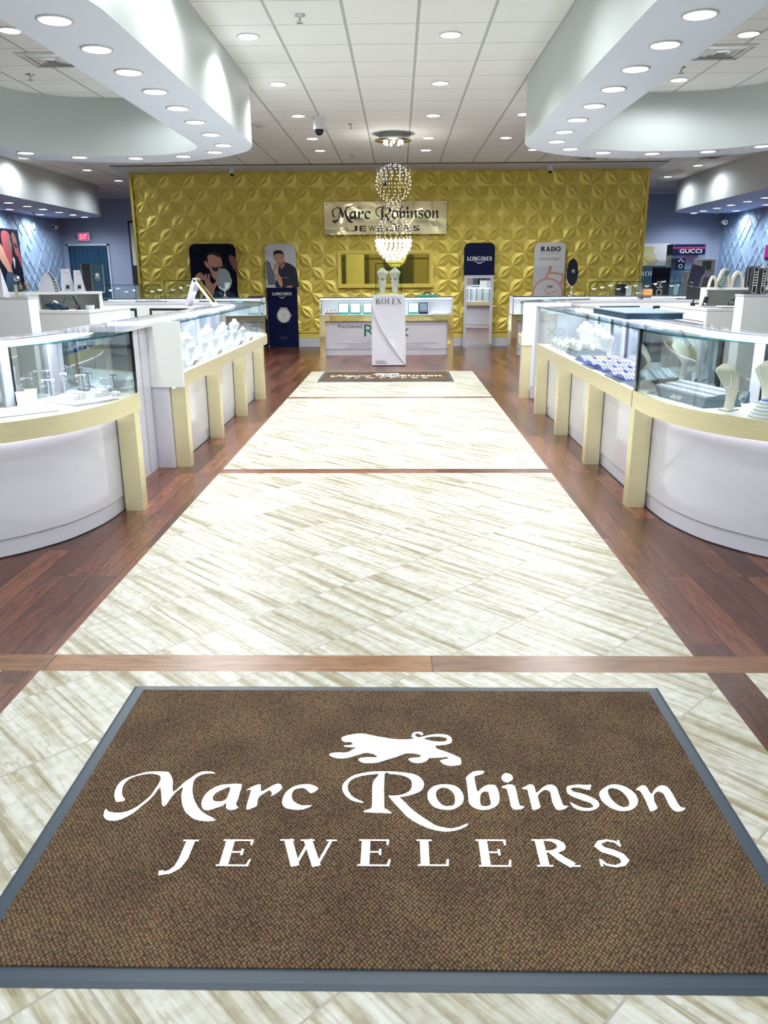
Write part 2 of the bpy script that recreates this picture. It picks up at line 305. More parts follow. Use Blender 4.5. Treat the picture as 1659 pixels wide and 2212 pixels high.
class MB:
    def __init__(s): s.v = []; s.f = []; s.m = []; s.mats = []; s.sm = []; s.X = Matrix.Identity(4)
    def mi(s, m):
        if m not in s.mats: s.mats.append(m)
        return s.mats.index(m)
    def add(s, vs_, fs, m, smooth=False):
        k = len(s.v); X = s.X
        s.v += [tuple(X @ Vector(v)) for v in vs_]; i = s.mi(m)
        for f in fs: s.f.append([k + a for a in f]); s.m.append(i); s.sm.append(smooth)
        return s
    def box(s, x0, x1, y0, y1, z0, z1, m):
        v = [(x, y, z) for z in (z0, z1) for y in (y0, y1) for x in (x0, x1)]
        return s.add(v, [(0, 2, 3, 1), (4, 5, 7, 6), (0, 1, 5, 4), (2, 6, 7, 3), (0, 4, 6, 2), (1, 3, 7, 5)], m)
    def bev(s, x0, x1, y0, y1, z0, z1, m, r=.005):
        # box with chamfered vertical and top edges
        p = [(x0 + r, y0), (x1 - r, y0), (x1, y0 + r), (x1, y1 - r), (x1 - r, y1), (x0 + r, y1), (x0, y1 - r), (x0, y0 + r)]
        q = [(x0 + 2 * r, y0 + r), (x1 - 2 * r, y0 + r), (x1 - r, y0 + 2 * r), (x1 - r, y1 - 2 * r), (x1 - 2 * r, y1 - r), (x0 + 2 * r, y1 - r), (x0 + r, y1 - 2 * r), (x0 + r, y0 + 2 * r)]
        v = [(a, b, z0) for a, b in p] + [(a, b, z1 - r) for a, b in p] + [(a, b, z1) for a, b in q]
        f = [tuple(range(7, -1, -1)), tuple(range(16, 24))]
        for k in (0, 8): f += [(k + i, k + (i + 1) % 8, k + 8 + (i + 1) % 8, k + 8 + i) for i in range(8)]
        return s.add(v, f, m)
    def prism(s, poly, z0, z1, m, smooth=False):
        n = len(poly); v = [(x, y, z0) for x, y in poly] + [(x, y, z1) for x, y in poly]
        s.add(v, [(i, (i + 1) % n, n + (i + 1) % n, n + i) for i in range(n)], m, smooth)
        t = tessellate_polygon([[Vector((x, y, 0)) for x, y in poly]])
        s.add(v, [tuple(a) for a in t] + [tuple(n + b for b in a) for a in t], m)
        return s
    def flat(s, loops, z, th, m):
        # filled outline with holes, lying in the local XY plane, th thick
        vv = [Vector((x, y, 0)) for lp in loops for x, y in lp]; n = len(vv)
        t = tessellate_polygon([[Vector((x, y, 0)) for x, y in lp] for lp in loops])
        v = [(a.x, a.y, z) for a in vv] + [(a.x, a.y, z + th) for a in vv]
        fs = []
        for a in t:
            p, q, r = (vv[i] for i in a)
            if (q - p).cross(r - p).z < 0: a = a[::-1]
            fs.append(tuple(n + b for b in a))
        k = 0
        for lp in loops:
            c = len(lp); fs += [(k + i, k + (i + 1) % c, n + k + (i + 1) % c, n + k + i) for i in range(c)]; k += c
        return s.add(v, fs, m)
    def lathe(s, prof, m, n=20, c=(0, 0, 0), smooth=True):
        v = []
        for r, z in prof: v += [(c[0] + r * math.cos(2 * math.pi * i / n), c[1] + r * math.sin(2 * math.pi * i / n), c[2] + z) for i in range(n)]
        f = []
        for k in range(len(prof) - 1): f += [(k * n + i, k * n + (i + 1) % n, (k + 1) * n + (i + 1) % n, (k + 1) * n + i) for i in range(n)]
        s.add(v, f, m, smooth)
        if prof[0][0] > 1e-4: s.add(v[:n], [tuple(range(n - 1, -1, -1))], m)
        if prof[-1][0] > 1e-4: s.add(v[-n:], [tuple(range(n))], m)
        return s
    def tube(s, pts, r, m, n=8, r2=None):
        pts = [Vector(p) for p in pts]; v = []; N = len(pts)
        for i, p in enumerate(pts):
            d = (pts[min(i + 1, N - 1)] - pts[max(i - 1, 0)]).normalized()
            a = d.cross(Vector((0, 0, 1))); a = a if a.length > .05 else d.cross(Vector((0, 1, 0))); a.normalize(); b = d.cross(a)
            rr = r if r2 is None else r + (r2 - r) * i / max(1, N - 1)
            v += [tuple(p + a * (rr * math.cos(2 * math.pi * k / n)) + b * (rr * math.sin(2 * math.pi * k / n))) for k in range(n)]
        f = [(i * n + k, i * n + (k + 1) % n, (i + 1) * n + (k + 1) % n, (i + 1) * n + k) for i in range(N - 1) for k in range(n)]
        s.add(v, f, m, True); s.add(v[:n], [tuple(range(n))], m); s.add(v[-n:], [tuple(range(n))], m)
        return s
    def ball(s, c, r, m, n=8, k=6, smooth=False, sz=1):
        v = [(c[0], c[1], c[2] - r * sz)]; f = []
        for j in range(1, k):
            a = -math.pi / 2 + math.pi * j / k
            v += [(c[0] + r * math.cos(a) * math.cos(2 * math.pi * i / n), c[1] + r * math.cos(a) * math.sin(2 * math.pi * i / n), c[2] + r * sz * math.sin(a)) for i in range(n)]
        v.append((c[0], c[1], c[2] + r * sz)); L = len(v) - 1
        f += [(0, 1 + (i + 1) % n, 1 + i) for i in range(n)]
        for j in range(k - 2): f += [(1 + j * n + i, 1 + j * n + (i + 1) % n, 1 + (j + 1) * n + (i + 1) % n, 1 + (j + 1) * n + i) for i in range(n)]
        b = 1 + (k - 2) * n; f += [(b + i, b + (i + 1) % n, L) for i in range(n)]
        return s.add(v, f, m, smooth)
    def sweep(s, path, d0, d1, z0, z1, m, smooth=True):
        # solid between inward offsets d0..d1 of an open plan path (path: list of (x, y), normals to its left)
        a = offset(path, d0); b = offset(path, d1); n = len(path)
        v = [(*p, z0) for p in a] + [(*p, z0) for p in b] + [(*p, z1) for p in a] + [(*p, z1) for p in b]
        A = [(i, i + 1, 2 * n + i + 1, 2 * n + i) for i in range(n - 1)]; B = [(n + i + 1, n + i, 3 * n + i, 3 * n + i + 1) for i in range(n - 1)]
        s.add(v, A + B, m, smooth)
        C = [(i, n + i, n + i + 1, i + 1) for i in range(n - 1)] + [(2 * n + i, 2 * n + i + 1, 3 * n + i + 1, 3 * n + i) for i in range(n - 1)]
        return s.add(v, C + [(0, 2 * n, 3 * n, n), (n - 1, 2 * n - 1, 4 * n - 1, 3 * n - 1)], m)
    def text(s, body, x, y, wd, h, m, z=0.0):
        v, f = text_geo(body); return s.add([(x + a * wd, y + b * h, z) for a, b in v], f, m)
    def pen(s, pts, m, z=0.0, th=0.0):
        # ribbon with its own width at every point
        n = len(pts); L = []; Rr = []
        for i, (x, y, wd) in enumerate(pts):
            x0, y0 = pts[max(i - 1, 0)][:2]; x1, y1 = pts[min(i + 1, n - 1)][:2]
            dx, dy = x1 - x0, y1 - y0; q = math.hypot(dx, dy) or 1; dx /= q; dy /= q
            L.append((x - dy * wd / 2, y + dx * wd / 2, z)); Rr.append((x + dy * wd / 2, y - dx * wd / 2, z))
        return s.add(L + Rr, [(n + i, n + i + 1, i + 1, i) for i in range(n - 1)], m)
    def serif(s, body, x, y, wd, h, m, z=0.0, T=.19, t=.06, gap=.12, slant=0):
        gl = [serif_glyph(c, T, t) for c in body]; tot = sum(g[1] for g in gl) + gap * (len(body) - 1); k = wd / tot; cx_ = 0
        for st, adv in gl:
            for p in st:
                s.pen([(x + (cx_ + a + slant * b) * k, y + b * h, c * (k + h) / 2) for a, b, c in p], m, z)
                z += .00002
            cx_ += adv + gap
        return s
    def build(s, name, parent=None, world=False, root=None):
        me = bpy.data.meshes.new(name)
        v = s.v
        if world and root is not None:
            I = MX[root.name].inverted(); v = [tuple(I @ Vector(p)) for p in v]
        me.from_pydata(v, [], s.f); me.polygons.foreach_set('material_index', s.m); me.polygons.foreach_set('use_smooth', s.sm)
        for a in s.mats: me.materials.append(MATS[a])
        me.update(); o = bpy.data.objects.new(name, me); col.objects.link(o)
        if parent is not None: o.parent = parent
        return o
MX = {}
def offset(path, d):
    out = []; n = len(path)
    for i in range(n):
        x0, y0 = path[max(i - 1, 0)]; x1, y1 = path[min(i + 1, n - 1)]
        dx, dy = x1 - x0, y1 - y0; q = math.hypot(dx, dy); out.append((path[i][0] - dy / q * d, path[i][1] + dx / q * d))
    return out
def smooth_path(pts, k=5):
    out = []; n = len(pts)
    for i in range(n - 1):
        p0 = pts[max(i - 1, 0)]; p1 = pts[i]; p2 = pts[i + 1]; p3 = pts[min(i + 2, n - 1)]
        for j in range(k):
            t = j / k
            out.append(tuple(.5 * (2 * p1[a] + (p2[a] - p0[a]) * t + (2 * p0[a] - 5 * p1[a] + 4 * p2[a] - p3[a]) * t * t + (3 * p1[a] - p0[a] - 3 * p2[a] + p3[a]) * t ** 3) for a in range(len(p1))))
    out.append(tuple(pts[-1])); return out
def loop_s(pts, k=4):
    n = len(pts); out = []
    for i in range(n):
        p0, p1, p2, p3 = pts[i - 1], pts[i], pts[(i + 1) % n], pts[(i + 2) % n]
        for j in range(k):
            t = j / k
            out.append(tuple(.5 * (2 * p1[a] + (p2[a] - p0[a]) * t + (2 * p0[a] - 5 * p1[a] + 4 * p2[a] - p3[a]) * t * t + (3 * p1[a] - p0[a] - 3 * p2[a] + p3[a]) * t ** 3) for a in (0, 1)))
    return out
def thing(name, label, cat, loc=(0, 0, 0), rz=0, group=None):
    o = bpy.data.objects.new(name, None); col.objects.link(o); o.location = loc; o.rotation_euler = (0, 0, rz)
    o.empty_display_size = .1
    o['label'] = label; o['category'] = cat
    if group: o['group'] = group
    MX[o.name] = Matrix.Translation(loc) @ Matrix.Rotation(rz, 4, 'Z')
    return o
def tag(o, label, cat, group=None, kind=None):
    o['label'] = label; o['category'] = cat
    if group: o['group'] = group
    if kind: o['kind'] = kind
    return o
def struct(o, label=None):
    o['kind'] = 'structure'
    if label: o['label'] = label
    return o
def dup(root, loc, rz, label, group=None, scale=None):
    r = root.copy(); col.objects.link(r); r.location = loc; r.rotation_euler = (0, 0, rz); r['label'] = label
    if group: r['group'] = group
    if scale: r.scale = (scale,) * 3
    for ch in list(root.children):
        c = ch.copy(); col.objects.link(c); c.parent = r
        for g in ch.children:
            d = g.copy(); col.objects.link(d); d.parent = c
    return r
FRONT = Matrix.Rotation(R(90), 4, 'X')      # local XY drawing plane -> upright, facing -Y
def upright(x, y, z, rz=0): return Matrix.Translation((x, y, z)) @ Matrix.Rotation(rz, 4, 'Z') @ FRONT
ORD = ['nearest', 'second', 'third', 'fourth', 'fifth', 'sixth', 'seventh', 'eighth', 'ninth', 'tenth', 'eleventh', 'twelfth', 'thirteenth', 'fourteenth', 'fifteenth', 'sixteenth', 'seventeenth', 'eighteenth', 'nineteenth', 'twentieth']
def light(kind, name, loc, parent, energy, **k):
    d = bpy.data.lights.new(name, kind); d.energy = energy
    for a, b in k.items(): setattr(d, a, b)
    o = bpy.data.objects.new(name, d); col.objects.link(o); o.location = loc
    if parent: o.parent = parent
    return o

# ================================================================ THE ROOM
ZC = 3.419; XL, XR, YB, YF = -8.48, 8.0, 20.8, -2.6
# floor: one sheet cut into wood fields, strips and stone-look tile fields
fl = MB()
def fr(x0, x1, y0, y1, m): fl.add([(x0, y0, 0), (x1, y0, 0), (x1, y1, 0), (x0, y1, 0)], [(0, 1, 2, 3)], m)
Y = [YF, 2.607, 2.738, 5.663, 5.790, 9.40, 9.50, 12.18, YB]
fr(XL, XR, Y[1], Y[2], 'wood_strip')
fr(XL, -1.339, Y[2], Y[8], 'wood_floor'); fr(1.127, XR, Y[2], Y[8], 'wood_floor'); fr(-1.339, 1.127, Y[7], Y[8], 'wood_floor')
fr(-1.339, 1.127, Y[2], Y[3], 'travertine'); fr(-1.339, 1.127, Y[3], Y[4], 'wood_strip_dark')
fr(-1.339, 1.127, Y[4], Y[5], 'travertine'); fr(-1.339, 1.127, Y[5], Y[6], 'wood_strip_dark'); fr(-1.339, 1.127, Y[6], Y[7], 'travertine')
fr(XL, -1.482, Y[0], Y[1], 'travertine'); fr(-1.482, -1.339, Y[0], Y[1], 'wood_floor'); fr(-1.339, 1.127, Y[0], Y[1], 'travertine')
fr(1.127, 1.268, Y[0], Y[1], 'wood_floor'); fr(1.268, XR, Y[0], Y[1], 'travertine')
struct(fl.build('floor'), 'dark red hardwood planks with a runner of diagonal cream stone tiles')
b = MB(); b.add([(XL, YF, ZC), (XR, YF, ZC), (XR, YB, ZC), (XL, YB, ZC)], [(3, 2, 1, 0)], 'ceiling_tile')
struct(b.build('ceiling'), 'white suspended ceiling of square acoustic tiles')
b = MB().box(XL - .1, XR + .1, YB, YB + .1, 0, ZC, 'blue_wall_l'); struct(b.build('wall_back'), 'back wall, cool cast put into its blue-grey colour')
def rhombs(mb, X, sgn, y0, y1, z0, z1):
    # raised diamond lattice lines of the wall covering, dashes left out at random
    rnd = random.Random(3); hw, hh = .155, .165; i = 0; y = y0
    while y < y1:
        j = 0; z = z0
        while z < z1:
            for sy in (1, -1):
                if rnd.random() < .78 and ((i + j) % 2 == 0 or True):
                    a = (y, z) if sy > 0 else (y, z + hh); c = (y + hw, z + hh) if sy > 0 else (y + hw, z)
                    if (i + j) % 2 == (0 if sy > 0 else 1):
                        dy, dz = c[0] - a[0], c[1] - a[1]; q = math.hypot(dy, dz); py, pz = -dz / q * .011, dy / q * .011
                        a = (a[0] + dy * .04, a[1] + dz * .04); c = (c[0] - dy * .04, c[1] - dz * .04)
                        p = [(a[0] + py, a[1] + pz), (c[0] + py, c[1] + pz), (c[0] - py, c[1] - pz), (a[0] - py, a[1] - pz)]
                        v = [(X, *k) for k in p] + [(X + sgn * .014, *k) for k in p]
                        mb.add(v, [(4, 5, 6, 7), (0, 1, 5, 4), (1, 2, 6, 5), (2, 3, 7, 6), (3, 0, 4, 7)], 'panel_blue')
            z += hh; j += 1
        y += hw; i += 1
for nm_, X, X2, s in (('wall_left', XL, XL - .1, 1), ('wall_right', XR, XR + .1, -1)):
    b = MB().box(min(X, X2), max(X, X2), YF, YB, 0, ZC, 'panel_blue'); rhombs(b, X, s, 13.0, 20.5, 1.0, 2.7)
    struct(b.build(nm_), 'wall with raised diamond lattice, cool cast put into its blue colour')
# storefront behind the camera
b = MB()
for x0, x1 in ((XL, -6.6), (-2.3, -1.5), (1.3, 2.1), (6.2, XR)): b.box(x0, x1, YF - .12, YF, 0, ZC, 'white_paint')
b.box(XL, XR, YF - .12, YF, 3.15, ZC, 'white_paint'); b.box(-6.6, -2.3, YF - .12, YF, 0, .35, 'white_paint'); b.box(2.1, 6.2, YF - .12, YF, 0, .35, 'white_paint')
struct(b.build('wall_front'), 'white storefront wall behind the camera')
for i, (x0, x1, z0, z1) in enumerate(((-6.6, -2.3, .35, 3.15), (-1.5, 1.3, 0, 3.15), (2.1, 6.2, .35, 3.15))):
    b = MB(); n_ = 3 if i != 1 else 2
    for k in range(n_ + 1):
        x = x0 + (x1 - x0) * k / n_; b.box(max(x0, x - .03), min(x1, x + .03), YF - .09, YF - .03, z0, z1, 'black')
    b.box(x0, x1, YF - .09, YF - .03, z1 - .06, z1, 'black'); b.box(x0, x1, YF - .09, YF - .03, z0, z0 + .06, 'black'); b.box(x0, x1, YF - .09, YF - .03, 2.1, 2.15, 'black')
    o = b.build('window_%d' % (i + 1)); struct(o, 'black framed storefront glazing')
    MB().box(x0, x1, YF - .065, YF - .055, z0 + .01, z1 - .01, 'glass').build('window_pane', o)
# added outdoor view, unseen, to cut window glare and darken reflections
struct(MB().box(-14, 14, -22, YF - .12, -.12, -.02, 'outside_ground').build('ground'), 'added unseen grey car park outside the windows')
b = MB().box(-14, 14, -22.5, -22, 0, 5.5, 'outside_wall')
for k in range(9): b.box(-13 + k * 3, -11 + k * 3, -22, -21.95, .3, 2.8, 'black')
struct(b.build('added_street_front'), 'added unseen brown shop row cutting the window glare')
# crown and trims
GX0, GX1, GY = -5.32, 4.90, 16.64
b = MB().add([(GX0 - .12, 15.95, ZC - .004), (GX1 + .12, 15.95, ZC - .004), (GX1 + .12, 16.10, ZC - .03), (GX0 - .12, 16.10, ZC - .03), (GX0 - .12, 16.5, ZC - .045), (GX1 + .12, 16.5, ZC - .045), (GX1 + .12, GY + .1, ZC - .05), (GX0 - .12, GY + .1, ZC - .05)],
             [(0, 1, 2, 3), (3, 2, 5, 4), (4, 5, 6, 7)], 'trim_white')
b.box(GX0 - .12, GX1 + .12, 15.93, 15.952, ZC - .012, ZC, 'black')
struct(b.build('trim_1'), 'pale crown band where the ceiling meets the gold wall')
b = MB()
for x0, x1 in ((XL, GX0 + .3), (GX1 - .3, XR)):
    b.box(x0, x1, YB - .05, YB, ZC - .13, ZC - .07, 'trim_white').box(x0, x1, YB - .10, YB, ZC - .07, ZC - .03, 'trim_white').box(x0, x1, YB - .14, YB, ZC - .03, ZC, 'trim_white')
struct(b.build('trim_2'), 'white crown moulding on the blue back wall')

# ---- gold feature wall
g = MB(); g.box(GX0, GX1, GY + .03, GY + .33, 0, ZC - .05, 'gold_paint'); gw = g.build('wall_center'); struct(gw, 'gold partition wall covered in moulded star panels')
U = .2525; FS = set(); x00, z00 = -5.05 - .0, 3.345; V = {}; vl = []; ff = []
def vid(x, z, d):
    k = (round(x, 4), round(z, 4))
    if k not in V: V[k] = len(vl); vl.append((x, GY + .03 - d, z))
    return V[k]
HI, LO = .044, .010
xa, xb, za, zb = GX0 + .05, GX1 - .05, .325, ZC - .06
def tri(pts):
    # clip in x and z to the panel field by clamping (cells at the rim only)
    ids = []
    for x, z, d in pts: ids.append(vid(min(max(x, xa), xb), min(max(z, za), zb), d))
    k = tuple(sorted(ids))
    if len(set(ids)) == 3 and k not in FS: FS.add(k); ff.append(ids)
ni = int((xb - xa) / (2 * U)) + 3
for i in range(-1, ni + 1):
    for j in range(-1, 14):
        for odd in (0, 1):
            cx_, cz = x00 + (2 * i + odd) * U, z00 - (2 * j + odd) * U
            if cx_ < xa - 2 * U or cx_ > xb + 2 * U or cz < za - 2 * U: continue
            for q in range(4):
                a = q * math.pi / 2; c_, s_ = round(math.cos(a)), round(math.sin(a))
                for mir in (1, -1):
                    T_ = lambda p, h: (cx_ + (p[0] * c_ - p[1] * mir * s_) * U, cz + (p[0] * s_ + p[1] * mir * c_) * U, h)
                    C0, P0, Hh = T_((0, 0), HI), T_((.68, 0), LO), T_((1, 0), LO)
                    K, D = T_((.64, .36), HI), T_((.5, .5), LO)
                    P1 = T_((1, .32), LO)
                    tri((C0, P0, K)); tri((C0, K, D)); tri((P0, P1, K)); tri((P0, Hh, P1))
me_ = bpy.data.meshes.new('star_panel'); me_.from_pydata(vl, [], ff); me_.materials.append(MATS['gold_paint']); me_.update()
o = bpy.data.objects.new('star_panel', me_); col.objects.link(o); o.parent = gw
b = MB().box(GX0, GX0 + .05, GY - .02, GY + .03, .17, ZC - .05, 'gold_paint').box(GX1 - .05, GX1, GY - .02, GY + .03, .17, ZC - .05, 'gold_paint')
b.box(GX0, GX1, GY - .02, GY + .03, ZC - .06, ZC - .05, 'gold_paint').box(GX0, GX1, GY - .01, GY + .03, .17, .29, 'gold_paint').box(GX0, GX1, GY - .035, GY + .03, .29, .325, 'gold_paint')
b.build('frame', gw)
b = MB().box(GX0, GX1, GY - .015, GY + .03, 0, .15, 'trim_white').box(GX0, GX1, GY - .005, GY + .03, .15, .172, 'trim_white')
struct(b.build('baseboard_center'), 'white baseboard under the gold wall')
b = MB().box(XL, -8.4, YB - .02, YB, 0, .15, 'trim_white').box(-7.45, XR, YB - .02, YB, 0, .15, 'trim_white'); struct(b.build('baseboard_back'))
# doorway with dark curtain, left of the gold wall
b = MB().box(-8.39, -8.35, YB - .04, YB, 0, 2.22, 'blue_wall_l').box(-7.36, -7.32, YB - .04, YB, 0, 2.22, 'trim_white').box(-8.39, -7.32, YB - .04, YB, 2.18, 2.22, 'trim_white')
struct(b.build('door_1'), 'grey framed doorway closed by a dark teal curtain')
b = MB(); pts = [(-8.35 + k * .99 / 60, YB - .045 + .018 * math.sin(k * .95) * (1 + .4 * math.sin(k * .31))) for k in range(61)]
b.sweep(pts, -.004, .004, .02, 2.17, 'curtain'); tag(b.build('curtain'), 'dark teal curtain hanging in the back doorway under the exit sign', 'curtain')

# ---- dropped ceiling rings and side soffits
RP = [(0, 0), (.03, .22), (.10, .45), (.20, .65), (.38, .87), (.62, 1.10), (.98, 1.30), (1.35, 1.41), (1.70, 1.45)]
RI = [(0, 0), (.05, .25), (.20, .48), (.46, .66), (.72, .75), (1.08, .80)]
def ring_loop(xf, sgn, prof, ys, yn, half):
    sp = smooth_path(prof, 4); q = []
    q += [(xf + sgn * d, yn + e) for d, e in sp]; q += [(xf + sgn * (2 * half - d), yn + e) for d, e in sp[::-1][1:]]
    q += [(xf + sgn * (2 * half - d), ys - e) for d, e in sp]; q += [(xf + sgn * d, ys - e) for d, e in sp[::-1][1:]]
    return q
for k, (xf, sgn) in enumerate(((-1.60, -1), (1.365, 1))):
    out = ring_loop(xf, sgn, RP, 4.83, 9.28, 1.70); inn = ring_loop(xf + sgn * .62, sgn, RI, 4.83, 9.35, 1.08)
    b = MB(); zl = 2.79; n = len(out); m_ = len(inn)
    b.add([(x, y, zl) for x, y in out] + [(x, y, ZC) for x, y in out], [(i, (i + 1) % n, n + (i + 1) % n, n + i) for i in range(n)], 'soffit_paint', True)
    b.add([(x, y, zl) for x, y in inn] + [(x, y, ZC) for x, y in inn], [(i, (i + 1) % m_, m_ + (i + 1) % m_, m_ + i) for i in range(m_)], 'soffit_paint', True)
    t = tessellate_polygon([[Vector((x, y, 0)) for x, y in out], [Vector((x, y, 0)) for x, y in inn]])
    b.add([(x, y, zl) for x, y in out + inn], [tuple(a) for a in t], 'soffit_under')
    struct(b.build('trim_%d' % (3 + k)), 'oval dropped soffit ring hanging over the %s counter island' % ('left', 'right')[k])
for k, (xf, xw, s) in enumerate(((-6.84, XL, -1), (6.24, XR, 1))):
    b = MB(); p = smooth_path([(xf, 2.0), (xf, 8), (xf, 14.5), (xf + s * .02, 18.2), (xf + s * .08, 19.2), (xf + s * .30, 19.8), (xf + s * .85, 20.05), (xw, 20.12)], 4)
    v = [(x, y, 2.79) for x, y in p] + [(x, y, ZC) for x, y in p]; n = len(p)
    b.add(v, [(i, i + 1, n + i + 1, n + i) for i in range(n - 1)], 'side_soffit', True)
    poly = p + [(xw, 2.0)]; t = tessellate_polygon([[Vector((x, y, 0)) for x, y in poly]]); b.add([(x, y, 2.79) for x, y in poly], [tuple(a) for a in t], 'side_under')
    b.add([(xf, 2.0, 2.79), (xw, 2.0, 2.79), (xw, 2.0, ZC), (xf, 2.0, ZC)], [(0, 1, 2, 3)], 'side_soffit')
    struct(b.build('trim_%d' % (5 + k)), 'curved dropped soffit along the %s wall' % ('left', 'right')[k])

# ---------------------------------------------------------------- recessed downlights
def downlight(loc, label, group, lens='lamp', e=1.0, r=.085, ang=165, lit=True):
    t = thing('recessed_light', label, 'light', loc, 0, group)
    MB().lathe([(r + .018, .0), (r + .018, -.006), (r + .004, -.010), (r, -.004), (r, .0)], 'white_matte', 20).build('trim_ring', t)
    MB().lathe([(r, -.003), (r * .6, -.006), (.0001, -.007)], lens, 20).build('lens', t)
    if lit:
        light('SPOT', 'lamp', (0, 0, -.02), t, DOWN_W * e, spot_size=R(ang), spot_blend=.6, shadow_soft_size=.07, color=(.94, .985, 1) if lens == 'lamp' else (.86, .94, 1))
    return t
LR = [(-1.929, 4.979), (-1.91, 5.57), (-1.902, 6.158), (-1.896, 6.766), (-1.89, 7.399), (-1.896, 8.03), (-1.904, 8.704), (-1.926, 9.379), (-2.129, 9.87), (-2.575, 10.172), (-3.188, 10.30), (-3.825, 10.17), (-4.307, 9.8)]
RR = [(1.68, 5.023), (1.681, 5.621), (1.669, 6.226), (1.675, 6.847), (1.674, 7.481), (1.669, 8.104), (1.675, 8.741), (1.711, 9.341), (1.971, 9.873), (2.423, 10.18), (3.036, 10.30), (3.654, 10.17), (4.128, 9.8)]
for nm_, L_ in (('left', LR), ('right', RR)):
    for i, (x, y) in enumerate(L_):
        downlight((x, y, 2.79), 'round recessed downlight in the %s oval soffit ring, %s one counting back from the camera' % (nm_, ORD[i]), 'downlights in the %s soffit ring' % nm_, e=.55)
CL = [('left of the chandelier', -1.315, (7.757, 9.537, 11.322, 13.092, 14.289)), ('right of the chandelier', .455, (7.775, 9.576, 11.382, 13.128, 14.347))]
for wh, x, ys in CL:
    for i, y in enumerate(ys): downlight((x, y, ZC), 'round downlight in the tiled ceiling %s, %s from the camera' % (wh, ORD[i]), 'centre ceiling downlights', e=1.2, ang=138)
    for y in (5.97, 4.2, 2.4, .6, -1.2): downlight((x, y, ZC), 'added unseen round downlight in the tiled ceiling above the entrance %s' % wh, 'added entrance ceiling downlights', e=1.0)  # second row: added lamps out of view, lighting the floor near the camera
for i, y in enumerate((11.35, 13.176)): downlight((1.64, y, ZC), 'round downlight in the ceiling close beside the right soffit ring, %s of two' % ('nearer', 'farther')[i], 'centre ceiling downlights')
downlight((2.258, 14.405, ZC), 'round downlight seen just under the left corner of the right soffit ring', 'centre ceiling downlights')
for i, (x, y) in enumerate(((3.073, 7.867), (3.037, 9.546))): downlight((x, y, ZC), 'round ceiling downlight inside the right soffit ring, %s of two' % ('nearer', 'farther')[i], 'ring opening downlights', e=.5)
for i, (x, y) in enumerate(((-3.30, 7.5), (-2.75, 9.35))): downlight((x, y, ZC), 'round ceiling downlight inside the left soffit ring, %s of two' % ('nearer', 'farther')[i], 'ring opening downlights', e=.5)
for i, (x, y) in enumerate(((-6.55, 14.811), (-6.077, 16.48), (-6.073, 18.263))): downlight((x, y, ZC), 'round ceiling downlight in front of the left wall soffit, %s from the camera' % ORD[i], 'left side ceiling downlights', 'lamp_side', .7)
for i, (x, y) in enumerate(((5.795, 16.592), (5.802, 18.402))): downlight((x, y, ZC), 'round ceiling downlight in front of the right wall soffit, %s of two' % ('nearer', 'farther')[i], 'right side ceiling downlights', 'lamp_side', .7)
for nm_, L_ in (('left', [(-7.46, y) for y in (15.95, 16.733, 17.481, 18.284, 19.044, 19.75)] + [(-8.15, 17.436), (-8.138, 18.877)]),
                ('right', [(6.985, y) for y in (16.165, 16.968, 17.782, 18.549, 19.349, 19.95)] + [(7.72, 17.761), (7.736, 19.37)])):
    for i, (x, y) in enumerate(L_):
        wh = ('front row, %s from the camera' % ORD[i]) if i < 6 else ('wall side row, %s of two' % ('nearer', 'farther')[i - 6])
        downlight((x, y, 2.79), 'round downlight under the %s wall soffit, %s' % (nm_, wh), 'downlights under the %s wall soffit' % nm_, 'lamp_side', .45 if i < 6 else .8)
# added entrance downlights, out of view, are in the ceiling rows above
# ---------------------------------------------------------------- ceiling fittings
def sprinkler(x, y, z, label):
    t = thing('sprinkler', label, 'sprinkler', (x, y, z), 0, 'ceiling sprinklers')
    MB().lathe([(.045, 0), (.045, -.006), (.012, -.012), (.008, -.05)], 'steel', 14).build('escutcheon', t)
    MB().lathe([(.005, -.05), (.028, -.054), (.028, -.058), (.0001, -.058)], 'steel', 14).build('deflector', t)
for a in ((-.797, 7.192, ZC, 'black ceiling sprinkler nearest the camera, near the top of the picture'), (-.654, 11.946, ZC, 'small ceiling sprinkler beside the dome camera left of the chandelier'), (-.809, 14.902, ZC, 'small ceiling sprinkler just above the gold wall'),
          (-3.803, 8.994, ZC, 'ceiling sprinkler inside the left soffit ring'), (2.878, 9.007, ZC, 'ceiling sprinkler inside the right soffit ring'), (5.772, 18.952, ZC, 'ceiling sprinkler right of the gold wall'),
          (-8.0, 18.2, 2.79, 'sprinkler under the left wall soffit'), (7.4, 19.6, 2.79, 'sprinkler under the right wall soffit')): sprinkler(*a)
def vent(x, y, label, wd=.36):
    t = thing('air_vent', label, 'vent', (x, y, ZC), 0, 'ceiling air vents'); h = wd / 2
    MB().box(-h, h, -h, h, -.008, -.001, 'white_paint').build('plate', t)
    for k in range(4):
        q = h * (1 - k * .24); MB().add([(-q, -q, -.010), (q, -q, -.010), (q, q, -.010), (-q, q, -.010), (-q + .02, -q + .02, -.022), (q - .02, -q + .02, -.022), (q - .02, q - .02, -.022), (-q + .02, q - .02, -.022)],
            [(0, 1, 5, 4), (1, 2, 6, 5), (2, 3, 7, 6), (3, 0, 4, 7)], 'steel' if k % 2 else 'white_paint').build('louvre', t)
vent(-3.34, 8.42, 'square ceiling vent inside the left soffit ring', .5); vent(3.05, 8.42, 'square ceiling vent inside the right soffit ring', .5)
vent(5.6, 15.4, 'square ceiling vent beyond the right soffit ring'); vent(3.4, 15.35, 'square ceiling vent over the right end of the gold wall')
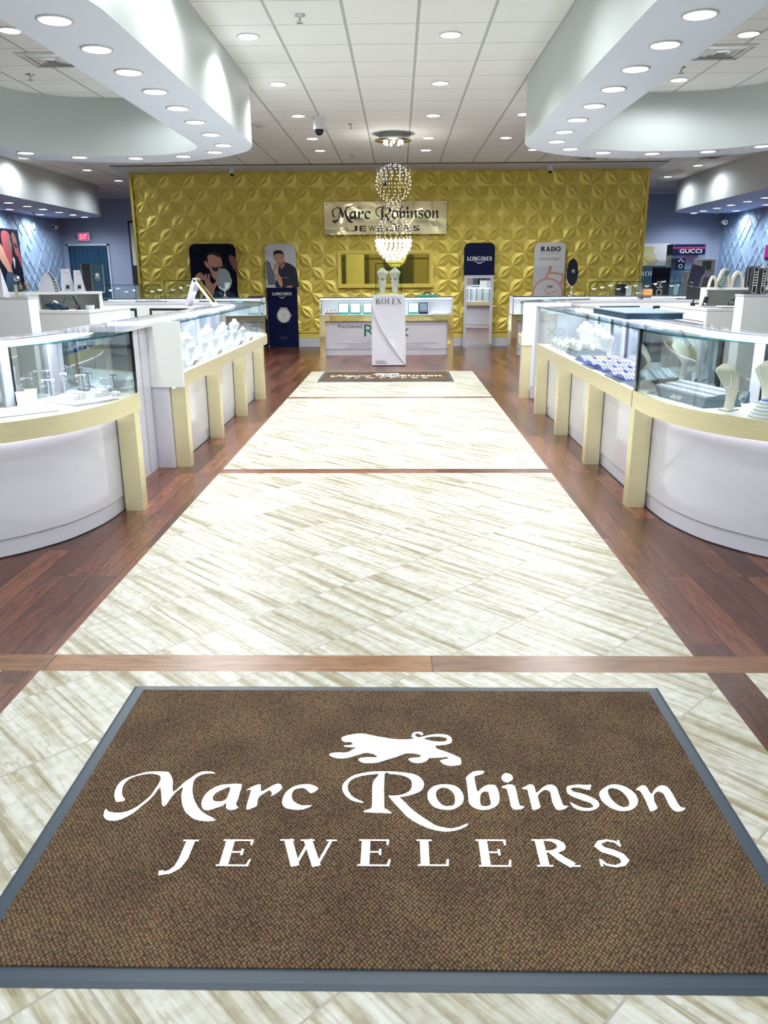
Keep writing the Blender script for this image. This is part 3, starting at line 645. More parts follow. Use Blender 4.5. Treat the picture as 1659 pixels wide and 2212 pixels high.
def dome_cam(x, y, z, label, k=1.0):
    t = thing('dome_camera', label, 'security camera', (x, y, z), 0, 'white dome cameras')
    MB().lathe([(.078 * k, 0), (.078 * k, -.012 * k), (.066 * k, -.014 * k), (.066 * k, -.13 * k), (.058 * k, -.135 * k)], 'white_matte', 20).build('housing', t)
    MB().lathe([(.052 * k, -.135 * k), (.048 * k, -.165 * k), (.030 * k, -.19 * k), (.0001, -.2 * k)], 'black_gloss', 18).build('dome', t)
dome_cam(-1.05, 11.4, ZC, 'white dome camera hanging from the ceiling left of the chandelier', 1.15)
dome_cam(-3.18, 16.15, ZC - .03, 'small white dome camera at the left end of the gold wall crown', .75); dome_cam(2.87, 16.15, ZC - .03, 'small white dome camera at the right end of the gold wall crown', .75)
t = thing('dome_camera', 'white dome camera on an arm, seen through the chandelier sphere', 'security camera', (-.26, GY, 3.15), 0, 'white dome cameras')
MB().tube([(0, 0, .12), (0, -.12, .14), (0, -.16, .10)], .014, 'white_matte').build('bracket', t)
MB().lathe([(.02, .10), (.05, .07), (.055, .0)], 'white_matte', 18, (0, -.16, 0)).build('housing', t)
MB().lathe([(.05, 0), (.045, -.03), (.02, -.055), (.0001, -.06)], 'black_gloss', 18, (0, -.16, 0)).build('dome', t)
for x, y, lab in ((-1.922, 11.9, 'flat round smoke detector beside the left soffit ring'), (5.786, 17.283, 'flat round smoke detector right of the gold wall')):
    t = thing('smoke_detector', lab, 'smoke detector', (x, y, ZC), 0, 'smoke detectors')
    MB().lathe([(.12, 0), (.12, -.01), (.09, -.03), (.0001, -.034)], 'white_matte', 20).build('shell', t); MB().box(-.03, .03, -.08, -.04, -.036, -.028, 'steel').build('grille', t)
for x, s, lab in ((-8.33, -1, 'white bullet camera hanging in the back left corner'), (7.76, 1, 'white bullet camera hanging in the back right corner')):
    t = thing('bullet_camera', lab, 'security camera', (x, 20.05, 2.79), 0, 'bullet cameras')
    MB().tube([(0, 0, 0), (0, 0, -.16), (.0, -.03, -.20)], .014, 'white_matte').build('drop_pole', t)
    MB().tube([(0, .08, -.20), (0, -.08, -.215)], .05, 'white_matte', 14).build('housing', t); MB().tube([(0, -.08, -.215), (0, -.086, -.2155)], .034, 'black_gloss', 14).build('lens', t)
b = MB().box(XL, XL + .03, 19.2, 19.26, 2.50, 2.64, 'white_matte'); tag(b.build('wall_sensor'), 'small white motion sensor on the left wall near the corner', 'sensor')

# ================================================================ SHOWCASE COUNTERS
FP = [(0, 4.83), (.005, 4.62), (.03, 4.38), (.11, 4.11), (.215, 3.93), (.36, 3.76), (.62, 3.57), (.97, 3.44), (1.35, 3.37), (1.7, 3.35)]
def front_path(xf, s, yo=0):
    p = [(xf + s * d, y) for d, y in smooth_path(FP, 5)]
    return p[::-1] if s < 0 else p
def back_path(xf, s, c=14.2):
    sp = smooth_path(FP, 4); p = [(xf + s * d, c - y) for d, y in sp] + [(xf + s * (3.4 - d), c - y) for d, y in sp[::-1][1:]]
    return p if s < 0 else p[::-1]
def seg_len(p): return sum(math.dist(p[i], p[i + 1]) for i in range(len(p) - 1))
def sub(path, a, b):
    # part of a path between arc lengths a..b
    out = []; L = 0
    for i in range(len(path) - 1):
        q = math.dist(path[i], path[i + 1])
        for t_ in (a, b):
            if L <= t_ <= L + q + 1e-9 and q > 0:
                k = (t_ - L) / q; out.append((t_, (path[i][0] + (path[i + 1][0] - path[i][0]) * k, path[i][1] + (path[i + 1][1] - path[i][1]) * k)))
        if a < L + q < b: out.append((L + q, path[i + 1]))
        L += q
    out.sort(); r = []
    for l_, p in out:
        if not r or math.dist(r[-1], p) > 1e-4: r.append(p)
    return r
def counter(root, path, posts, doors=8, mirror_back='case_back', top=1.083, glow=True, base='white_gloss', gold='gold_brushed', dep=.53, black_doors=False, led=True):
    W = lambda mb, n, par=root: mb.build(n, par, True, root)
    S = lambda d0, d1, z0, z1, m: MB().sweep(path, d0, d1, z0, z1, m)
    L = seg_len(path)
    W(S(.115, dep - .01, .10, .615, base), 'base_panel'); W(S(.125, dep - .03, 0, .10, base), 'plinth'); W(S(.118, .122, 0, .006, 'black'), 'floor_seal')
    W(S(0, .03, .62, .722, gold), 'gold_band'); W(S(.03, dep - .006, .615, .718, 'white_matte'), 'deck')
    gf = W(S(.012, .019, .722, top - .002, 'glass'), 'front_glass')
    W(S(.008, dep - .11, top, top + .008, 'glass'), 'top_glass'); W(S(.006, .012, top - .003, top + .009, 'glass_edge'), 'glass_edge')
    W(S(dep - .11, dep, top - .028, top + .010, 'white_gloss'), 'back_rim')
    if led: W(S(dep - .155, dep - .125, top - .032, top - .016, 'led'), 'light_strip')
    # sliding back doors with white stiles
    bd = MB(); st_ = MB()
    for i in range(doors):
        a, c = L * i / doors, L * (i + 1) / doors
        bd.sweep(sub(path, a + .03, c - .11), dep - .03, dep - .024, .72, top - .03, mirror_back)
        st_.sweep(sub(path, c - .11, min(L, c + .0)), dep - .045, dep - .018, .72, top - .03, 'white_gloss'); bd.sweep(sub(path, max(0, a), a + .03), dep - .04, dep - .018, .72, top - .03, 'black')
    W(bd, 'back_door'); W(st_, 'back_stile')
    if black_doors:
        n_ = int(L / .78)
        for i in range(n_):
            a, c = L * (i + .12) / n_, L * (i + .88) / n_; m = MB()
            q = sub(path, a, c); m.sweep(q, dep - .01, dep + .008, .12, 1.02, 'black'); m.sweep(sub(path, a + .03, (a + c) / 2 - .002), dep, dep + .014, .15, .99, 'laminate'); m.sweep(sub(path, (a + c) / 2 + .002, c - .03), dep, dep + .014, .15, .99, 'laminate'); W(m, 'cabinet_door')
        W(S(dep - .02, dep, .0, top - .02, 'white_paint'), 'rear_panel')
    if glow: W(S(.075, .095, .604, .614, 'kick_led'), 'kick_light')
    for x0, x1, y0, y1 in posts: W(MB().box(x0, x1, y0, y1, 0, .62, gold), 'post')
    return W
SHL = 0
for s, xf, nm_ in ((-1, -1.60, 'left'), (1, 1.43, 'right')):
    lo, hi = (lambda a, b: (min(a, b), max(a, b)))(xf, xf + s * .11)
    # curved front counter
    r = thing('curved_showcase', 'curved glass showcase counter with gold band nearest the camera on the %s' % nm_, 'display counter', (xf + s * .6, 4.0, 0), 0, 'curved jewellery showcases')
    W = counter(r, front_path(xf, s), [(lo, hi, 4.69 if s < 0 else 4.76, 4.785 if s < 0 else 4.85)], 4, 'glass')
    y = 4.81
    W(MB().box(min(xf + s * .008, xf + s * .022), max(xf + s * .008, xf + s * .022), y - .006, y + .008, .72, 1.09, 'black_gloss'), 'corner_seam')
    W(MB().box(min(xf + s * .01, xf + s * .45), max(xf + s * .01, xf + s * .50), 4.822, 4.829, .72, 1.083, 'end_mirror'), 'end_mirror')
    # straight counter
    y0, y1 = (5.87, 9.42) if s < 0 else (4.85, 8.31)
    ps = (5.87, 6.995, 8.168, 9.325) if s < 0 else (5.93, 7.09, 8.213)
    r = thing('straight_showcase', 'long straight glass showcase counter with gold posts along the %s of the aisle' % nm_, 'display counter', (xf + s * .3, (y0 + y1) / 2, 0), 0, 'straight jewellery showcases')
    pth = [(xf, y0 + (y1 - y0) * i / 6) for i in range(7)]
    if s > 0: pth = pth[::-1]
    W = counter(r, pth, [(lo, hi, p, p + .095) for p in ps], 7)
    W(MB().box(min(xf + s * .01, xf + s * .43), max(xf + s * .01, xf + s * .43), y1 - .012, y1 - .004, .722, 1.083, 'glass'), 'end_glass')
    if s < 0:
        W(MB().box(xf - .20, xf, y0 - .035, y0 - .004, .617, 1.092, 'laminate'), 'end_panel'); W(MB().box(xf - .53, xf - .20, y0 - .03, y0 - .004, .617, 1.092, 'laminate'), 'end_panel')
        W(MB().box(xf - .53, xf - .112, y0 - .02, y0 - .002, 0, .617, 'white_gloss'), 'end_base')
    else:
        W(MB().box(xf + .012, xf + .03, y0 - .0, y0 + .014, .72, 1.092, 'white_gloss'), 'corner_post')
# white gate cabinets closing the gaps
r = thing('gate_cabinet', 'glossy white panel cabinet between the left curved showcase and the left straight showcase', 'cabinet', (-2.0, 5.35, 0))
MB().box(-.20, .155, -.50, .48, .0, 1.06, 'white_gloss').build('body', r); MB().box(-.22, .20, -.505, .485, 1.06, 1.078, 'white_gloss').build('top', r); MB().box(.155, .161, .30, .302, .02, 1.05, 'grey_light').build('door_gap', r)
r = thing('gate_cabinet', 'glossy white panel cabinet at the far end of the right straight showcase', 'cabinet', (1.75, 8.84, 0))
MB().box(-.12, .22, -.50, .50, .0, 1.06, 'white_gloss').build('body', r); MB().box(-.16, .24, -.505, .505, 1.06, 1.078, 'white_gloss').build('top', r)
# curved counters closing each island at the back
for s, xf, nm_ in ((-1, -1.60, 'left'), (1, 1.43, 'right')):
    r = thing('curved_showcase', 'curved showcase closing the back of the %s counter island, white cupboard doors facing in' % nm_, 'display counter', (xf + s * 1.7, 10.4, 0), 0, 'curved jewellery showcases')
    pp = back_path(xf, s, 14.29 if s < 0 else 14.2)
    lo, hi = (lambda a, b: (min(a, b), max(a, b)))(xf, xf + s * .11)
    W = counter(r, pp, [(lo + .01, hi + .01, 9.375, 9.47)] if s > 0 else [], 14, 'glass', top=1.088, glow=False, black_doors=True)
    if s > 0:
        W(MB().box(1.436, 1.555, 9.352, 9.37, .617, 1.098, 'laminate').box(1.585, 1.98, 9.352, 9.37, .0, 1.098, 'white_gloss').box(1.555, 1.585, 9.35, 9.365, .14, 1.098, 'laminate'), 'end_panel')

# ---------------------------------------------------------------- Rolex counter, centre back
r = thing('wall_showcase', 'small glass showcase with mirror gold trim and white lettered front before the gold wall', 'display counter', (-.225, 14.72, 0))
def wall_case(r, hw, dep, h=1.035, fr_='gold_mirror'):
    MB().box(-hw + .105, hw - .105, .05, dep, .11, .617, 'white_gloss').build('front_panel', r); MB().box(-hw + .105, hw - .105, .06, dep, 0, .11, 'white_gloss').build('plinth', r)
    MB().box(-hw, hw, 0, dep, .617, .722, fr_).build('gold_band', r)
    for x in (-hw, hw - .105): MB().box(x, x + .105, 0, dep, 0, .617, fr_).build('post', r)
    MB().box(-hw + .02, hw - .02, .02, dep - .02, .722, .728, 'white_matte').build('deck', r)
    b = MB()
    for x in (-hw + .012, hw - .03): b.box(x, x + .018, .012, .03, .722, h, 'chrome').box(x, x + .018, dep - .03, dep - .012, .722, h, 'chrome')
    b.box(-hw + .01, hw - .01, .01, .03, h - .012, h + .002, 'black'); b.build('frame', r)
    MB().box(-hw + .03, hw - .03, .014, .02, .722, h - .012, 'glass').build('front_glass', r); MB().box(-hw + .014, hw - .014, .02, dep - .06, h - .006, h, 'glass').build('top_glass', r)
    MB().box(-hw + .014, hw - .014, dep - .06, dep, .722, h, 'white_gloss').build('back_rim', r)
    MB().box(-hw + .03, hw - .03, .035, .055, h - .035, h - .018, 'led').build('light_strip', r)
wall_case(r, 1.225, .5)
b = MB(); b.X = upright(0, .048, 0)
b.text('Pre-Owned', -.885, .487, .435, .064, 'text_black', .001); b.text('Rolex', -.41, .335, .82, .215, 'text_green', .001)
b.text('Not affiliated with Rolex', -.34, .245, .64, .035, 'text_grey', .001)
b.text('Marc Robinson Jewelers is NOT affiliated with Rolex Watch USA and is not an authorized Rolex watch dealer', -.94, .195, 1.865, .030, 'text_grey', .001)
b.text('Marc Robinson Jewelers is not endorsed by or part of Rolex watch USA Inc', -.70, .158, 1.38, .030, 'text_grey', .001)
b.text('Marc Robinson Jewelers products are not serviced or warranted by Rolex Watch USA', -.775, .122, 1.535, .030, 'text_grey', .001)
b.build('lettering', r)
# boxes and watches inside it
def watch_box(x, label, body='green_box', face='bust_white', wd=.19):
    t = thing('watch_box', label, 'watch box', (x, 14.86, .728), 0, 'watch boxes in the back showcase')
    MB().box(-wd / 2, wd / 2, 0, .12, 0, .035, body).build('base', t); MB().box(-wd / 2, wd / 2, .10, .125, .035, .20, body).build('lid', t); MB().box(-wd / 2 + .012, wd / 2 - .012, .085, .1, .03, .19, face).build('lining', t)
watch_box(-1.02, 'open green watch box with cream lining, leftmost in the back showcase'); watch_box(-.80, 'open green watch box with cream lining, second from the left in the back showcase'); watch_box(-.56, 'open green watch box with cream lining, third from the left, half behind the pedestal')
watch_box(.27, 'open green watch box with cream lining right of the pedestal'); watch_box(.455, 'open navy watch box between the green box and the pearl cushions', 'navy', 'poster_slate', .16)
t = thing('bracelet_tray', 'brown tray of silver bracelets at the left end of the back showcase', 'tray', (-1.24, 14.85, .728))
MB().box(-.12, .12, 0, .14, 0, .03, 'skin_dark').build('base', t)
for k in range(5): MB().tube([(-.10 + k * .05 + .02 * math.sin(a), .07 + .03 * math.cos(a), .065 + .03 * math.cos(a)) for a in [j * .7 for j in range(10)]], .006, 'silver', 6).build('bracelet', t)
for k in range(8):
    t = thing('ring_cushion', 'small white ring cushion at the right end of the back showcase', 'ring cushion', (.62 + .045 * (k % 8), 14.84 + .06 * (k % 2), .728), 0, 'ring cushions in the back showcase')
    MB().lathe([(.0001, 0), (.026, .004), (.028, .03), (.018, .05), (.0001, .056)], 'bust_white', 12).build('cushion', t); MB().ball((0, -.02, .05), .007, 'silver').build('stone', t)
t = thing('green_tray', 'dark green tray with a handle standing on the back showcase right of the pedestal', 'tray', (.52, 14.95, 1.036))
MB().bev(-.19, .19, -.1, .1, 0, .035, 'green_box').build('base', t); MB().tube([(-.07, 0, .034), (-.04, 0, .07), (.04, 0, .07), (.07, 0, .034)], .014, 'black').build('handle', t)

# ---------------------------------------------------------------- side wall counters before the gold wall
for x0, x1, nm_ in ((-6.3, -2.46, 'left'), (2.035, 5.9, 'right')):
    r = thing('wall_showcase', 'long glass showcase with mirror gold trim before the gold wall, %s of the centre' % nm_, 'display counter', ((x0 + x1) / 2, 14.60, 0), 0, 'side showcases at the gold wall')
    wall_case(r, (x1 - x0) / 2, .5, 1.035)

# ---------------------------------------------------------------- pedestal with glass box
r = thing('display_pedestal', 'tall white pedestal lettered ROLEX standing in front of the gold wall', 'pedestal', (-.162, 12.90, 0))
b = MB(); hw0, hw1, dp = .278, .262, .50
v = []
for z, hw, y0 in ((.015, hw0, 0), (1.10, hw1, .0)): v += [(-hw, y0, z), (hw, y0, z), (hw, dp, z), (-hw, dp, z)]
# front face with a swept crease: upper part bulges, lower right falls back
cr = [(-hw0, 1.0), (-.22, .80), (-.12, .58), (.02, .36), (.14, .19), (hw0 - .01, .02)]
b.add(v, [(0, 3, 2, 1), (4, 5, 6, 7), (1, 2, 6, 5), (2, 3, 7, 6), (3, 0, 4, 7)], 'white_gloss')
up = [(-hw1 + .02, 1.10), (hw1 - .02, 1.10), (hw1, 1.08), (hw0, .02)]
b.add([(x, 0, z) for x, z in [(-hw0, 1.0), (-hw1, 1.08)] + up + [(cr[5][0], cr[5][1])]] + [(x, -.035 * math.sin(math.pi * i / 5), z) for i, (x, z) in enumerate(cr)][1:-1][::-1], [tuple(range(11))], 'white_gloss')
lowc = [(x, -.035 * math.sin(math.pi * i / 5) - .001, z) for i, (x, z) in enumerate(cr)]
for i in range(5):
    b.add([lowc[i], lowc[i + 1], (lowc[i + 1][0], .012, lowc[i + 1][2] - .02 if i < 4 else .0), (lowc[i][0], .012, lowc[i][2] - .02)], [(0, 3, 2, 1)], 'white_gloss')
b.add([(-hw0, .012, .015), (hw0 - .01, .012, .015)] + [(x, .012, z - .02) for x, y_, z in lowc[::-1]], [tuple(range(8))], 'white_gloss')
b.build('body', r)
MB().box(-.265, .265, .01, dp - .01, 0, .015, 'black').build('base', r); MB().bev(-.255, .255, .0, dp, 1.10, 1.118, 'white_gloss', .004).build('top', r)
b = MB(); b.X = upright(0, -.024, 0); b.serif('ROLEX', -.205, .975, .41, .088, 'text_black', .0, .13, .045, .16); b.text('Certified Pre-Owned', -.14, 1.075, .26, .016, 'text_grey', .0); b.build('lettering', r)
b = MB(); b.X = upright(0, -.006, 0)
for k in range(4): b.box(-.22 + .01 * (k % 2), -.06 + .012 * k, .085 - k * .014, .091 - k * .014, 0, .0004, 'text_grey')
b.build('small_print', r)
r = thing('glass_box', 'frameless glass box on top of the white pedestal', 'glass box', (-.162, 13.13, 1.118))
q = .205; h = .47
for n_, a in (('pane', (-q, q, -q, -q + .005)), ('pane', (-q, q, q - .005, q)), ('pane', (-q, -q + .005, -q, q)), ('pane', (q - .005, q, -q, q))): MB().box(*a, .003, h, 'glass').build(n_, r)
MB().box(-q, q, -q, q, h, h + .006, 'glass').build('top_pane', r)
b = MB()
for x in (-q, q):
    for y_ in (-q, q): b.box(x - .004, x + .004, y_ - .004, y_ + .004, 0, h, 'glass_edge')
b.box(-q, q, -q - .004, -q + .004, h - .004, h + .008, 'glass_edge'); b.build('glass_edge', r)
t = thing('gold_plinth', 'thin gold plinth under the two busts in the glass box', 'plinth', (-.162, 13.10, 1.118)); MB().bev(-.15, .15, -.06, .08, 0, .015, 'gold_paint', .003).build('plate', t)
for x, lab in ((-.262, 'cream necklace bust in the glass box, left one'), (-.062, 'cream necklace bust in the glass box, right one')):
    t = thing('double_bust', lab, 'necklace bust', (x, 13.09, 1.133), 0, 'double busts in the glass box')
    prof = [(.035, 0), (.052, .16), (.058, .20), (.045, .215), (.075, .30), (.078, .33), (.03, .375), (.028, .385)]
    b = MB(); b.X = Matrix.Diagonal((1.15, .45, 1, 1)); b.lathe(prof, 'bust_cream', 18); b.build('bust', t)
    b = MB(); b.X = Matrix.Diagonal((1, .5, 1, 1)); b.lathe([(.03, .385), (.024, .39), (.0001, .40)], 'mauve', 16); b.build('neck_cap', t)
    b = MB(); b.X = upright(0, -.032, .222) @ Matrix.Diagonal((1.4, .8, 1, 1)); b.lathe([(.022, 0), (.0001, .002)], 'mauve', 16); b.build('waist_cap', t)
    for z in (.28, .14): MB().tube([(-.045 + .09 * i / 8, -.035 - .002, z - .035 * math.sin(math.pi * i / 8)) for i in range(9)], .002, 'silver', 5).build('necklace', t)

# ---------------------------------------------------------------- floor mats with the logo
LOGO = [[[(-767,-40),(-777,-25),(-785,-5),(-789,19),(-788,43),(-780,60),(-768,71),(-750,83),(-727,95),(-702,99),(-666,98),(-657,92),(-644,72),(-635,51),(-622,5),(-608,31),(-602,48),(-589,67),(-579,85),(-566,98),(-552,101),(-531,99),(-522,91),(-536,92),(-553,89),(-566,80),(-574,66),(-575,48),(-570,17),(-558,-19),(-543,-48),(-522,-77),(-499,-95),(-475,-112),(-488,-117),(-506,-117),(-530,-111),(-549,-97),(-567,-77),(-582,-49),(-593,-16),(-597,4),(-600,27),(-614,3),(-620,-20),(-625,-49),(-632,-58),(-640,-43),(-652,-7),(-665,25),(-671,-4),(-678,-30),(-692,-59),(-704,-85),(-719,-103),(-738,-117),(-760,-117),(-771,-112),(-783,-96),(-786,-70),(-776,-80),(-757,-86),(-737,-85),(-719,-77),(-704,-61),(-691,-37),(-680,-11),(-676,20),(-673,49),(-677,72),(-689,84),(-712,89),(-733,84),(-752,75),(-765,62),(-772,43),(-771,22),(-766,2),(-758,-15),(-747,-28),(-749,-36)]],[[(-473,41),(-435,42),(-433,8),(-432,-23),(-434,-43),(-429,-55),(-424,-61),(-435,-70),(-448,-71),(-456,-65),(-459,-58),(-461,-44),(-465,-46),(-468,-53),(-480,-60),(-499,-71),(-509,-74),(-520,-67),(-527,-54),(-531,-34),(-529,-9),(-519,14),(-503,32),(-486,39)],[(-465,29),(-478,22),(-491,11),(-501,-1),(-504,-17),(-499,-32),(-487,-36),(-475,-35),(-466,-27),(-463,-6)]],[[(-417,13),(-402,31),(-384,42),(-378,33),(-374,10),(-364,17),(-353,28),(-337,43),(-324,43),(-316,25),(-327,4),(-343,-12),(-341,-3),(-348,14),(-356,10),(-369,-5),(-376,-17),(-376,-36),(-375,-54),(-385,-62),(-400,-70),(-403,-49),(-403,-19),(-403,14),(-408,17)]],[[(-213,24),(-222,10),(-234,3),(-247,19),(-257,26),(-272,24),(-282,15),(-285,-3),(-281,-25),(-268,-41),(-252,-50),(-239,-50),(-224,-50),(-236,-61),(-252,-68),(-271,-68),(-291,-63),(-303,-52),(-308,-35),(-307,-8),(-298,16),(-282,34),(-261,42),(-239,43),(-222,33)]],[[(-27,106),(2,105),(38,99),(63,91),(79,74),(87,50),(83,27),(71,11),(48,-2),(25,-10),(17,-12),(32,-35),(47,-59),(68,-85),(94,-111),(110,-127),(129,-135),(152,-140),(173,-133),(187,-125),(196,-120),(197,-125),(184,-137),(164,-147),(136,-152),(109,-146),(84,-135),(59,-116),(38,-96),(21,-69),(3,-39),(-14,-9),(-11,-6),(7,-5),(25,0),(41,11),(49,25),(52,47),(48,68),(33,83),(12,91),(-12,94),(-27,92),(-25,-53),(-21,-61),(-8,-76),(-10,-80),(-82,-76),(-65,-63),(-59,-52),(-61,35),(-56,65),(-43,93),(-59,92),(-87,86),(-112,74),(-126,57),(-131,31),(-124,6),(-110,-16),(-84,-33),(-88,-37),(-109,-31),(-125,-19),(-139,2),(-146,23),(-144,47),(-133,68),(-115,87),(-83,100),(-57,105)]],[[(148,47),(173,41),(189,21),(195,-6),(191,-34),(175,-54),(157,-64),(137,-64),(113,-55),(99,-34),(94,-10),(97,15),(113,37),(131,45)],[(133,30),(120,15),(119,-10),(125,-31),(138,-48),(153,-49),(166,-44),(170,-23),(169,1),(160,21),(147,31)]],[[(264,110),(261,100),(253,94),(241,89),(234,84),(233,61),(234,33),(236,14),(248,30),(265,44),(280,46),(289,43),(294,25),(295,1),(293,-22),(285,-43),(269,-57),(250,-64),(233,-63),(218,-53),(210,-42),(207,-29),(208,-3),(208,27),(209,57),(208,76),(216,90),(231,106),(247,111)],[(253,15),(245,5),(241,-8),(239,-32),(241,-46),(253,-49),(267,-40),(267,-17),(266,6),(265,15)]],[[(305,35),(320,45),(334,48),(344,40),(345,16),(345,-16),(345,-39),(348,-46),(358,-50),(348,-59),(337,-62),(326,-60),(321,-48),(321,-19),(320,13),(318,29)]],[[(321,99),(331,100),(341,93),(344,80),(340,68),(325,57),(315,63),(310,79)]],[[(362,30),(376,41),(385,48),(395,47),(399,36),(399,23),(400,11),(408,19),(420,33),(436,46),(449,48),(458,42),(462,28),(462,6),(463,-18),(464,-37),(466,-44),(477,-46),(466,-57),(454,-62),(443,-60),(439,-47),(437,-26),(439,3),(438,18),(431,24),(423,23),(413,14),(403,0),(401,-14),(401,-33),(401,-50),(394,-57),(379,-64),(377,-50),(377,-22),(377,8),(377,25),(370,27)]],[[(561,49),(558,37),(552,25),(540,29),(525,35),(512,36),(501,32),(501,22),(509,15),(526,9),(542,-1),(555,-13),(563,-25),(563,-41),(554,-54),(540,-62),(525,-65),(507,-63),(494,-55),(488,-44),(486,-29),(492,-34),(503,-44),(517,-52),(530,-54),(543,-50),(545,-41),(541,-32),(528,-24),(510,-13),(493,0),(486,14),(488,31),(492,40),(507,46),(529,49),(547,47)]],[[(631,51),(650,45),(663,32),(673,15),(676,-5),(673,-25),(662,-45),(647,-58),(630,-64),(614,-64),(597,-57),(583,-41),(575,-24),(573,-1),(578,17),(594,34),(614,48)],[(617,35),(605,28),(600,12),(601,-8),(607,-28),(615,-42),(628,-49),(641,-44),(648,-28),(648,-8),(643,13),(632,29)]],[[(682,28),(693,39),(705,47),(714,45),(717,32),(717,16),(721,9),(731,24),(746,40),(761,48),(773,43),(778,24),(779,-1),(779,-22),(780,-39),(784,-49),(794,-50),(785,-60),(774,-65),(762,-64),(755,-52),(753,-32),(754,-9),(753,11),(746,20),(735,17),(725,3),(719,-17),(718,-35),(718,-51),(710,-59),(695,-66),(694,-50),(695,-25),(694,0),(692,21),(687,26)]],[[(-166,277),(-156,289),(-132,299),(-113,303),(-93,302),(-66,292),(-30,281),(3,273),(35,272),(62,277),(54,289),(59,306),(68,314),(85,314),(92,303),(87,295),(76,306),(68,303),(66,293),(76,284),(92,289),(123,301),(155,302),(174,292),(181,273),(177,254),(158,244),(128,239),(127,235),(133,221),(156,208),(181,190),(198,175),(201,161),(198,142),(177,136),(157,137),(142,150),(139,163),(164,172),(159,179),(128,175),(107,174),(99,160),(85,150),(65,148),(50,156),(43,169),(55,174),(78,178),(79,189),(55,198),(32,195),(8,179),(-18,166),(-48,150),(-79,146),(-97,150),(-107,163),(-101,172),(-80,176),(-49,177),(-63,192),(-81,199),(-99,194),(-127,178),(-153,169),(-179,173),(-196,186),(-193,195),(-173,200),(-150,199),(-137,205),(-124,219),(-116,227),(-136,228),(-155,232),(-152,238),(-136,239),(-129,246),(-135,256),(-148,256),(-160,260)],[(92,277),(114,287),(141,289),(165,280),(160,263),(137,261),(118,264)]]]
JW = [('J', -.576, -.488, -.311, -.19), ('E', -.443, -.360, -.283, -.188), ('W', -.284, -.155, -.281, -.186), ('E', -.094, -.012, -.279, -.184), ('L', .055, .134, -.277, -.183), ('E', .205, .287, -.278, -.181), ('R', .349, .448, -.276, -.179), ('S', .506, .58, -.276, -.178)]
def logo(mb, m, th, lion=True, z=0, kx=1, ky=1, oy=0):
    for g in LOGO[:-1] + (LOGO[-1:] if lion else []):
        mb.flat([loop_s([(x * .001 * kx, y * .001 * ky + oy) for x, y in lp], 2) for lp in g], z, th, m)
def mat(cx_, cy_, hx, hy, label, rot=0, k=1.0):
    r = thing('door_mat', label, 'mat', (cx_, cy_, 0), rot, 'logo floor mats')
    e = .045; v = []
    for a, z in ((0, .001), (.012, .006), (e, .008)): v += [(-hx + a, -hy + a, z), (hx - a, -hy + a, z), (hx - a, hy - a, z), (-hx + a, hy - a, z)]
    f = [(q * 4 + i, q * 4 + (i + 1) % 4, q * 4 + 4 + (i + 1) % 4, q * 4 + 4 + i) for q in (0, 1) for i in range(4)] + [(8, 9, 10, 11)]
    MB().add(v, f, 'rubber').build('rubber_edge', r)
    MB().box(-hx + e, hx - e, -hy + e, hy - e, .0085, .0125, 'carpet').build('carpet', r)
    b = MB(); b.X = Matrix.Diagonal((k * hx / .93, hy / .62, 1, 1)); logo(b, 'carpet_white', .0016, True, .0126)
    for ch, x0, x1, ya, yb in JW:
        if ch == 'J': ya += .022
        b.serif(ch, x0, ya, (x1 - x0) * (.86 if ch == 'J' else 1.08), yb - ya, 'carpet_white', .0140, .205, .075)
    b.build('lettering', r)
mat(-.015, 1.873, .928, .620, 'large brown logo door mat with rubber edge nearest the camera')
mat(-.185, 11.49, .95, .60, 'brown logo door mat lying at the far end of the tile runner')

# ---------------------------------------------------------------- wall sign
r = thing('wall_sign', 'polished gold sign plate reading Marc Robinson Jewelers on the gold wall', 'sign', (-.265, GY - .06, 2.505))
TL = Matrix.Rotation(R(-3), 4, 'X')
b = MB(); b.X = upright(0, 0, 0) @ TL; wv = []; N = 40
for j in range(9):
    for i in range(N + 1): wv.append((-1.215 + 2.43 * i / N, -.308 + .616 * j / 8, .006 * math.sin(i * .31 + .6) * math.cos(j * .35) + .004 * math.sin(j * .9 + i * .12)))
b.add(wv, [(j * (N + 1) + i, j * (N + 1) + i + 1, (j + 1) * (N + 1) + i + 1, (j + 1) * (N + 1) + i) for j in range(8) for i in range(N)], 'sign_gold', True); b.build('plate', r)
b = MB(); b.X = upright(0, -.016, 0) @ TL @ Matrix.Diagonal((1.34, 1.34, 1, 1)); logo(b, 'text_black', .004, False, 0, 1, 1, .055); b.build('script_lettering', r)
b = MB(); b.X = upright(0, -.018, 0) @ TL; x = -.69
for ch in 'JEWELERS': b.text(ch, x, -.245, .135, .10, 'text_black', .001); x += .177
b.build('block_lettering', r)
for x in (-1.17, 1.17):
    for z in (-.265, .265):
        b = MB(); b.X = upright(x, -.012, z); b.lathe([(.012, 0), (.012, .008), (.0001, .010)], 'chrome', 12); b.build('bolt', r)
# framed mirror
r = thing('framed_mirror', 'wide gold framed mirror set in the gold wall above the back showcase', 'mirror', (-.265, GY - .01, 1.536))
b = MB()
for a in ((-.965, .965, .305, .36), (-.965, .965, -.36, -.305), (-.965, -.905, -.305, .305), (.905, .965, -.305, .305)): b.box(a[0], a[1], -.045, .03, a[2], a[3], 'gold_paint')
for a in ((-.915, .915, .285, .305), (-.915, .915, -.305, -.285), (-.915, -.895, -.285, .285), (.895, .915, -.285, .285)): b.box(a[0], a[1], -.03, .03, a[2], a[3], 'gold_paint')
b.build('frame', r); MB().box(-.9, .9, -.012, .0, -.29, .29, 'amber_mirror').build('mirror_glass', r)

